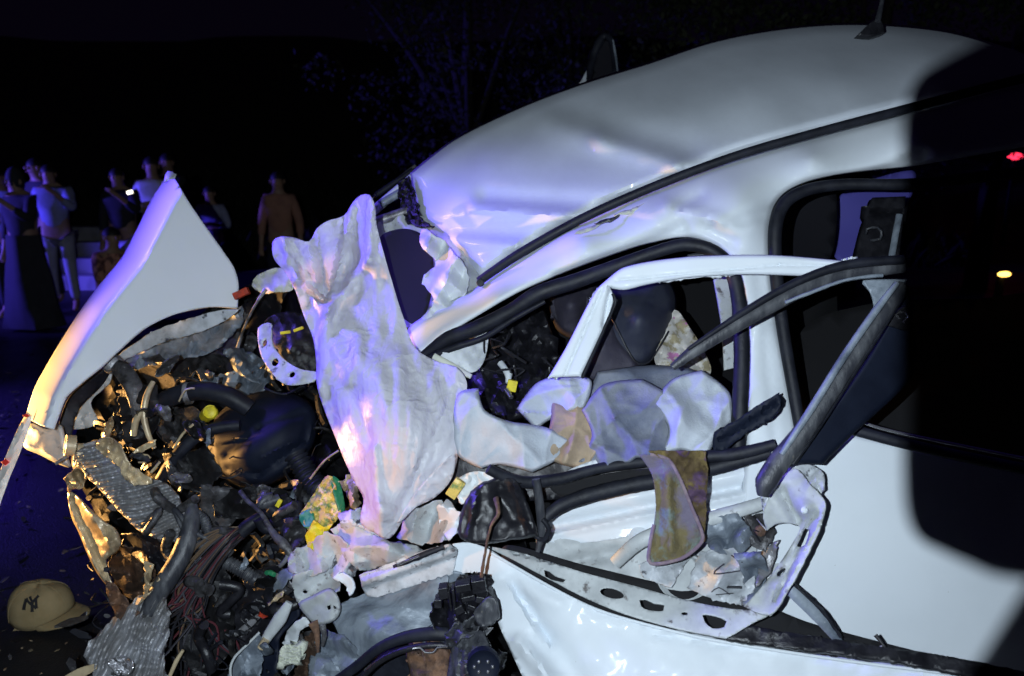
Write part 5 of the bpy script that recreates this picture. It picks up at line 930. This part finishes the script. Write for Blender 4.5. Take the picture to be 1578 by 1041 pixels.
def cloth_f(sd, am, dirn, sc):
    rr = np.random.default_rng(sd); pc = [(rr.uniform(-1, 1), rr.uniform(-1, 1), rr.uniform(3, 5)) for _ in range(3)]
    def f(X, Y):
        cx, cy = X.mean(), Y.mean(); rx, ry = np.ptp(X) / 2, np.ptp(Y) / 2; r = 0
        for k, (a, b, n) in enumerate(pc):
            px, py = cx + a * rx * 1.2, cy + b * ry * 1.2; q = np.hypot(X - px, Y - py); t = np.arctan2(Y - py, X - px) * n + 1.6 * fbm(X, Y, 80, sd + k, 2)
            r = r + am * np.abs(np.sin(t)) ** .8 * np.clip(q / 90, 0, 1) * (.35 if k else .6)
        return r + am * .8 * fbm(X, Y, 50, sd + 7, 2)
    return f
def cloth(name, ol, m_, label, seed, dirn=.6, sc=34, am=.040, **k):
    kk = dict(step=3.2, th=.003, noise=.02, nsc=90, smooth=True, edge=.02, ew=6); kk.update(k)
    o = sheet(name, ol, m_, None, seed=seed, ang=80, fn=cloth_f(seed, am, dirn, sc), **kk); return tag(o, label, 'cloth')
cloth('bundled_cloth', [(698, 650, 1.74, 'c'), (706, 606, 1.78), (738, 598, 1.80, 'c'), (748, 632, 1.77), (790, 650, 1.76, 'c'), (842, 658, 1.75), (878, 676, 1.74, 'c'), (862, 706, 1.73), (820, 728, 1.72, 'c'), (770, 716, 1.72), (742, 722, 1.72, 'c'), (704, 700, 1.73)], 'cloth_pale', 'pale crumpled cloth bundled at the front of the door opening beside the plastic sheet', 5, .9)
cloth('bundled_cloth', [(850, 618, 1.82, 'c'), (892, 622, 1.80), (930, 640, 1.78, 'c'), (925, 690, 1.75), (908, 724, 1.73, 'c'), (866, 716, 1.74), (826, 700, 1.76, 'c'), (846, 660, 1.79)], 'cloth_tan', 'tan crumpled cloth in the middle of the front door opening', 6, 2.0)
cloth('bundled_cloth', [(896, 632, 1.76, 'c'), (930, 592, 1.79), (990, 584, 1.78, 'c'), (1036, 612, 1.77), (1052, 660, 1.74, 'c'), (1040, 700, 1.71), (980, 706, 1.70, 'c'), (948, 724, 1.70), (890, 712, 1.71, 'c'), (912, 672, 1.73)], 'cloth_slate', 'slate blue crumpled cloth heaped on the door sill below the seat', 7, 1.2, 40)
cloth('bundled_cloth', [(1006, 622, 1.75, 'c'), (1036, 584, 1.77), (1082, 570, 1.77, 'c'), (1124, 604, 1.75), (1130, 650, 1.73, 'c'), (1104, 676, 1.71), (1090, 708, 1.69, 'c'), (1050, 694, 1.69), (1012, 706, 1.69, 'c'), (1030, 662, 1.72)], 'cloth_pale', 'pale grey crumpled cloth at the rear end of the door opening above the hanging scarf', 8, .4)
cloth('bundled_cloth', [(796, 630, 1.84, 'c'), (826, 590, 1.86), (870, 576, 1.85, 'c'), (912, 586, 1.83), (902, 630, 1.80, 'c'), (860, 640, 1.80), (826, 662, 1.80, 'c')], 'cloth_pale', 'small pale cloth piece beneath the slanting white window bar', 9, 1.6, 24)
cloth('bundled_cloth', [(920, 572, 1.90, 'c'), (1000, 562, 1.89), (1060, 566, 1.86, 'c'), (1110, 600, 1.82), (1040, 640, 1.80, 'c'), (960, 640, 1.82), (900, 620, 1.85, 'c')], 'cloth_slate', 'dark slate cloth lying deeper in the door opening right under the navy seat', 10, .2, 34)
# sill under the bundle
sheet('door_sill', [(700, 700, 1.88), (850, 710, 1.86), (1000, 690, 1.84), (1150, 660, 1.82), (1180, 700, 1.80), (1000, 740, 1.82), (850, 770, 1.84), (700, 760, 1.86)], 'black_plastic', car, step=10, th=.01, noise=.02, nsc=40)
# hanging patterned scarf with hem
sc = sheet('patterned_scarf', [(984, 700, 1.66, 'c'), (1010, 702, 1.65), (1036, 712, 1.645), (1050, 745, 1.63), (1066, 785, 1.62), (1082, 828, 1.61, 'c'), (1070, 846, 1.61), (1052, 861, 1.61), (1028, 864, 1.61), (1003, 867, 1.61, 'c'), (1001, 845, 1.61), (1010, 800, 1.62), (1011, 760, 1.63), (1003, 728, 1.65)], 'scarf', None, step=4, th=.003, noise=.02, nsc=40, crease=.012, csc=40, dents=[(1030, 730, 1035, 850, 7, -.014), (1015, 740, 1012, 840, 6, .01)], ang=70)
tag(sc, 'patterned olive and violet scarf with a hemmed edge hanging over the door sill', 'scarf')
sheet('scarf_lining', [(1000, 696, 1.655), (1040, 694, 1.65), (1086, 695, 1.65, 'c'), (1091, 730, 1.64), (1088, 780, 1.63), (1087, 812, 1.62), (1083, 826, 1.62, 'c'), (1068, 790, 1.63), (1052, 750, 1.64), (1038, 714, 1.65), (1016, 704, 1.655)], 'scarf_brown', sc, step=4, th=.003, noise=.04, nsc=24, crease=.03, csc=24, ang=70)
tube('scarf_hem', [(1002, 700, 1.645), (1030, 708, 1.637), (1048, 738, 1.622), (1066, 782, 1.612), (1083, 828, 1.60), (1066, 850, 1.60), (1044, 862, 1.60), (1003, 868, 1.60), (1001, 842, 1.60), (1008, 808, 1.61)], .0038, 'scarf_hem', sc, 8, .6)

# ================================================================== BASEBALL CAP
g = P(72, 962, 2.68); g = np.array([g[0], g[1], 0])
capo = empty('baseball_cap', (g[0], g[1], 0), 'tan baseball cap with a dark interlocking NY emblem lying on the asphalt', 'cap'); capo.rotation_euler = (0, 0, R(-14))
def cap():
    n = 40; V = []; Fc = []; rows = 14
    for i in range(rows + 1):
        th = (math.pi / 2) * i / rows
        for k in range(n):
            a = 6.283 * k / n; r = .098 * math.sin(th) ** .85; z = .118 * math.cos(th) ** .8 if th < 1.57 else 0
            x = r * 1.12 * math.cos(a); y = r * math.sin(a)
            z += .010 * math.sin(a * 2 + 1) * math.sin(th); r2 = 1 - .10 * max(0, math.sin(a * 1.5 + .6)) * math.cos(th) ; z *= r2
            seam = .0018 * (1 if abs(((a / 6.283 * 6) % 1) - .5) > .46 else 0)
            V.append((x * (1 - seam * 8) - .012, y * (1 - seam * 8), z + .015))
    for i in range(rows):
        for k in range(n): Fc.append((i * n + k, (i + 1) * n + k, (i + 1) * n + (k + 1) % n, i * n + (k + 1) % n))
    me = bpy.data.meshes.new('cap_crown'); me.from_pydata(V, [], Fc); me.update(); finish(me, 60)
    o = link('cap_crown', me, 'cap_cloth', capo); o.location = (0, 0, 0); m = o.modifiers.new('t', 'SOLIDIFY'); m.thickness = .003
    for k in range(6):
        W = []; a = 6.283 * k / 6
        for i in range(rows + 1):
            th = (math.pi / 2) * i / rows; r = .098 * math.sin(th) ** .85; z = .118 * math.cos(th) ** .8 if th < 1.57 else 0; z += .010 * math.sin(a * 2 + 1) * math.sin(th); z *= 1 - .10 * max(0, math.sin(a * 1.5 + .6)) * math.cos(th)
            W.append(np.array((r * 1.12 * math.cos(a) - .012, r * math.sin(a), z + .016)))
        v, f = tube_geo(W, .0013, 5); mm_ = bpy.data.meshes.new('cap_seam'); mm_.from_pydata(v, [], f); mm_.update(); link('cap_seam', mm_, 'cap_cloth', capo).location = (0, 0, 0)
    # brim: curved, pointing to the right
    V = []; Fc = []
    for i in range(11):
        t = i / 10; 
        for j in range(15):
            s = j / 14 * 2 - 1; ang = s * 1.05; r0 = .100; x0 = r0 * 1.12 * math.cos(ang) - .012; y0 = r0 * math.sin(ang)
            ext = .075 * math.sqrt(max(0, 1 - s * s * .96)); V.append((x0 + ext * t, y0 * (1 + .02 * t), .016 + .012 * (1 - s * s) * 1.6 - .010 * t))
    for i in range(10):
        for j in range(14): a = i * 15 + j; Fc.append((a, a + 15, a + 16, a + 1))
    me = bpy.data.meshes.new('cap_brim'); me.from_pydata(V, [], Fc); me.update(); finish(me, 60)
    o = link('cap_brim', me, 'cap_cloth', capo); o.location = (0, 0, 0); m = o.modifiers.new('t', 'SOLIDIFY'); m.thickness = .004
    lathe('cap_button', (0, 0, 0), (0, 0, 1), [(.008, 0), (.008, .004), (0, .007)], 'cap_cloth', capo, 12).location = (-.012, 0, .13)
    # emblem: interlocking N and Y strokes on the side towards the viewer
    def stroke(name, a, b, wd, par=capo):
        pts = []; Vv = []; Ff = []; N = 10
        for i in range(N + 1):
            t = i / N; u = a[0] + (b[0] - a[0]) * t; v = a[1] + (b[1] - a[1]) * t; dx, dy = b[0] - a[0], b[1] - a[1]; L = math.hypot(dx, dy); nx, ny = -dy / L, dx / L
            ww = wd * (1.35 if i in (0, N) else 1)
            for sg in (-1, 1):
                for off in (0, .004):
                    uu, vv = u + nx * ww * sg, v + ny * ww * sg
                    az = R(-62) + uu / .10; el = R(40) + vv / .11; rr = .098 + off + .004
                    Vv.append((1.12 * rr * math.cos(el) ** .85 * math.cos(az) - .012, rr * math.cos(el) ** .85 * math.sin(az), .118 * math.sin(el) ** .8 + .017 + off))
        for i in range(N):
            b0 = i * 4
            for (p, q) in ((0, 1), (1, 3), (3, 2), (2, 0)): Ff.append((b0 + p, b0 + q, b0 + 4 + q, b0 + 4 + p))
        me = bpy.data.meshes.new(name); me.from_pydata(Vv, [], Ff); me.update(); o = link(name, me, 'cap_logo', par); o.location = (0, 0, 0)
    for a, b in (((-.024, -.022), (-.024, .018)), ((-.024, .018), (.016, -.020)), ((.016, -.020), (.016, .020))): stroke('letter_n', a, b, .0042)
    for a, b in (((-.010, .026), (.003, .004)), ((.026, .026), (.003, .004)), ((.003, .004), (.003, -.030))): stroke('letter_y', a, b, .0040)
cap()
o = empty('paper_scrap', P(38, 978, 2.60) * np.array([1, 1, 0]), 'folded yellowish paper scrap just below the cap', 'paper')
me = bpy.data.meshes.new('paper'); me.from_pydata([(-.03, -.012, .004), (.028, -.012, .010), (.03, .014, .006), (-.026, .014, .014)], [], [(0, 1, 2, 3)]); me.update(); pp = link('paper_leaf', me, 'cap_cloth', o); pp.location = (0, 0, 0); pp.modifiers.new('t', 'SOLIDIFY').thickness = .002
tw = tube('dry_twig', [(138, 936, 2.5), (155, 930, 2.46), (172, 921, 2.40)], .003, 'bark'); tag(tw, 'thin dry twig lying between the cap brim and the torn bracket', 'twig')

# amber and red reflections, imitated by the added glowing discs
far_glint('amber_glint', 1549, 422, 6, .022, 'amber_glow', 'small glowing amber disc added as a reflected glint on the right')
far_glint('red_glint', 1566, 240, 14, .06, 'red_glow', 'small glowing red disc added as a reflected glint near the right edge')
# ---- unseen blocker added at the flash, cut to throw the rounded shadow at right
def gobo():
    L = CS(*FLASH); t = .052
    def proj(px, py, d):
        w_ = P(px, py, d) - L; k = t / np.dot(w_, FW); return L + w_ * k
    ol = [(1562, 60, 2.3, 'c'), (1545, 92, 2.1, 'c'), (1466, 93, 2.12), (1422, 110, 2.04), (1398, 146, 1.96), (1391, 210, 1.88), (1390, 300, 1.84), (1390, 600, 1.72), (1392, 760, 1.69), (1402, 808, 1.69), (1424, 836, 1.69), (1464, 847, 1.69), (1520, 850, 1.69), (1612, 852, 1.69, 'c'), (1480, 1060, 1.64, 'c'), (1400, 1180, 1.4, 'c'), (1850, 1300, 1.5, 'c'), (1850, -100, 2.2, 'c'), (1640, -60, 2.6, 'c')]
    q = hermite(ol, True); pts = [proj(*a) for a in q]; n = len(pts); V = [p.tolist() for p in pts] + [(p - FW * .006).tolist() for p in pts]
    Fc = [tuple(range(n))[::-1], tuple(range(n, 2 * n))] + [(i, (i + 1) % n, n + (i + 1) % n, n + i) for i in range(n)]
    me = bpy.data.meshes.new('flash_blocker'); me.from_pydata(V, [], Fc); me.update(); o = link('flash_blocker', me, 'phone_black'); tag(o, 'black blocker beside the flash, added unseen for the rounded shadow over the rear door', 'light blocker')
gobo()
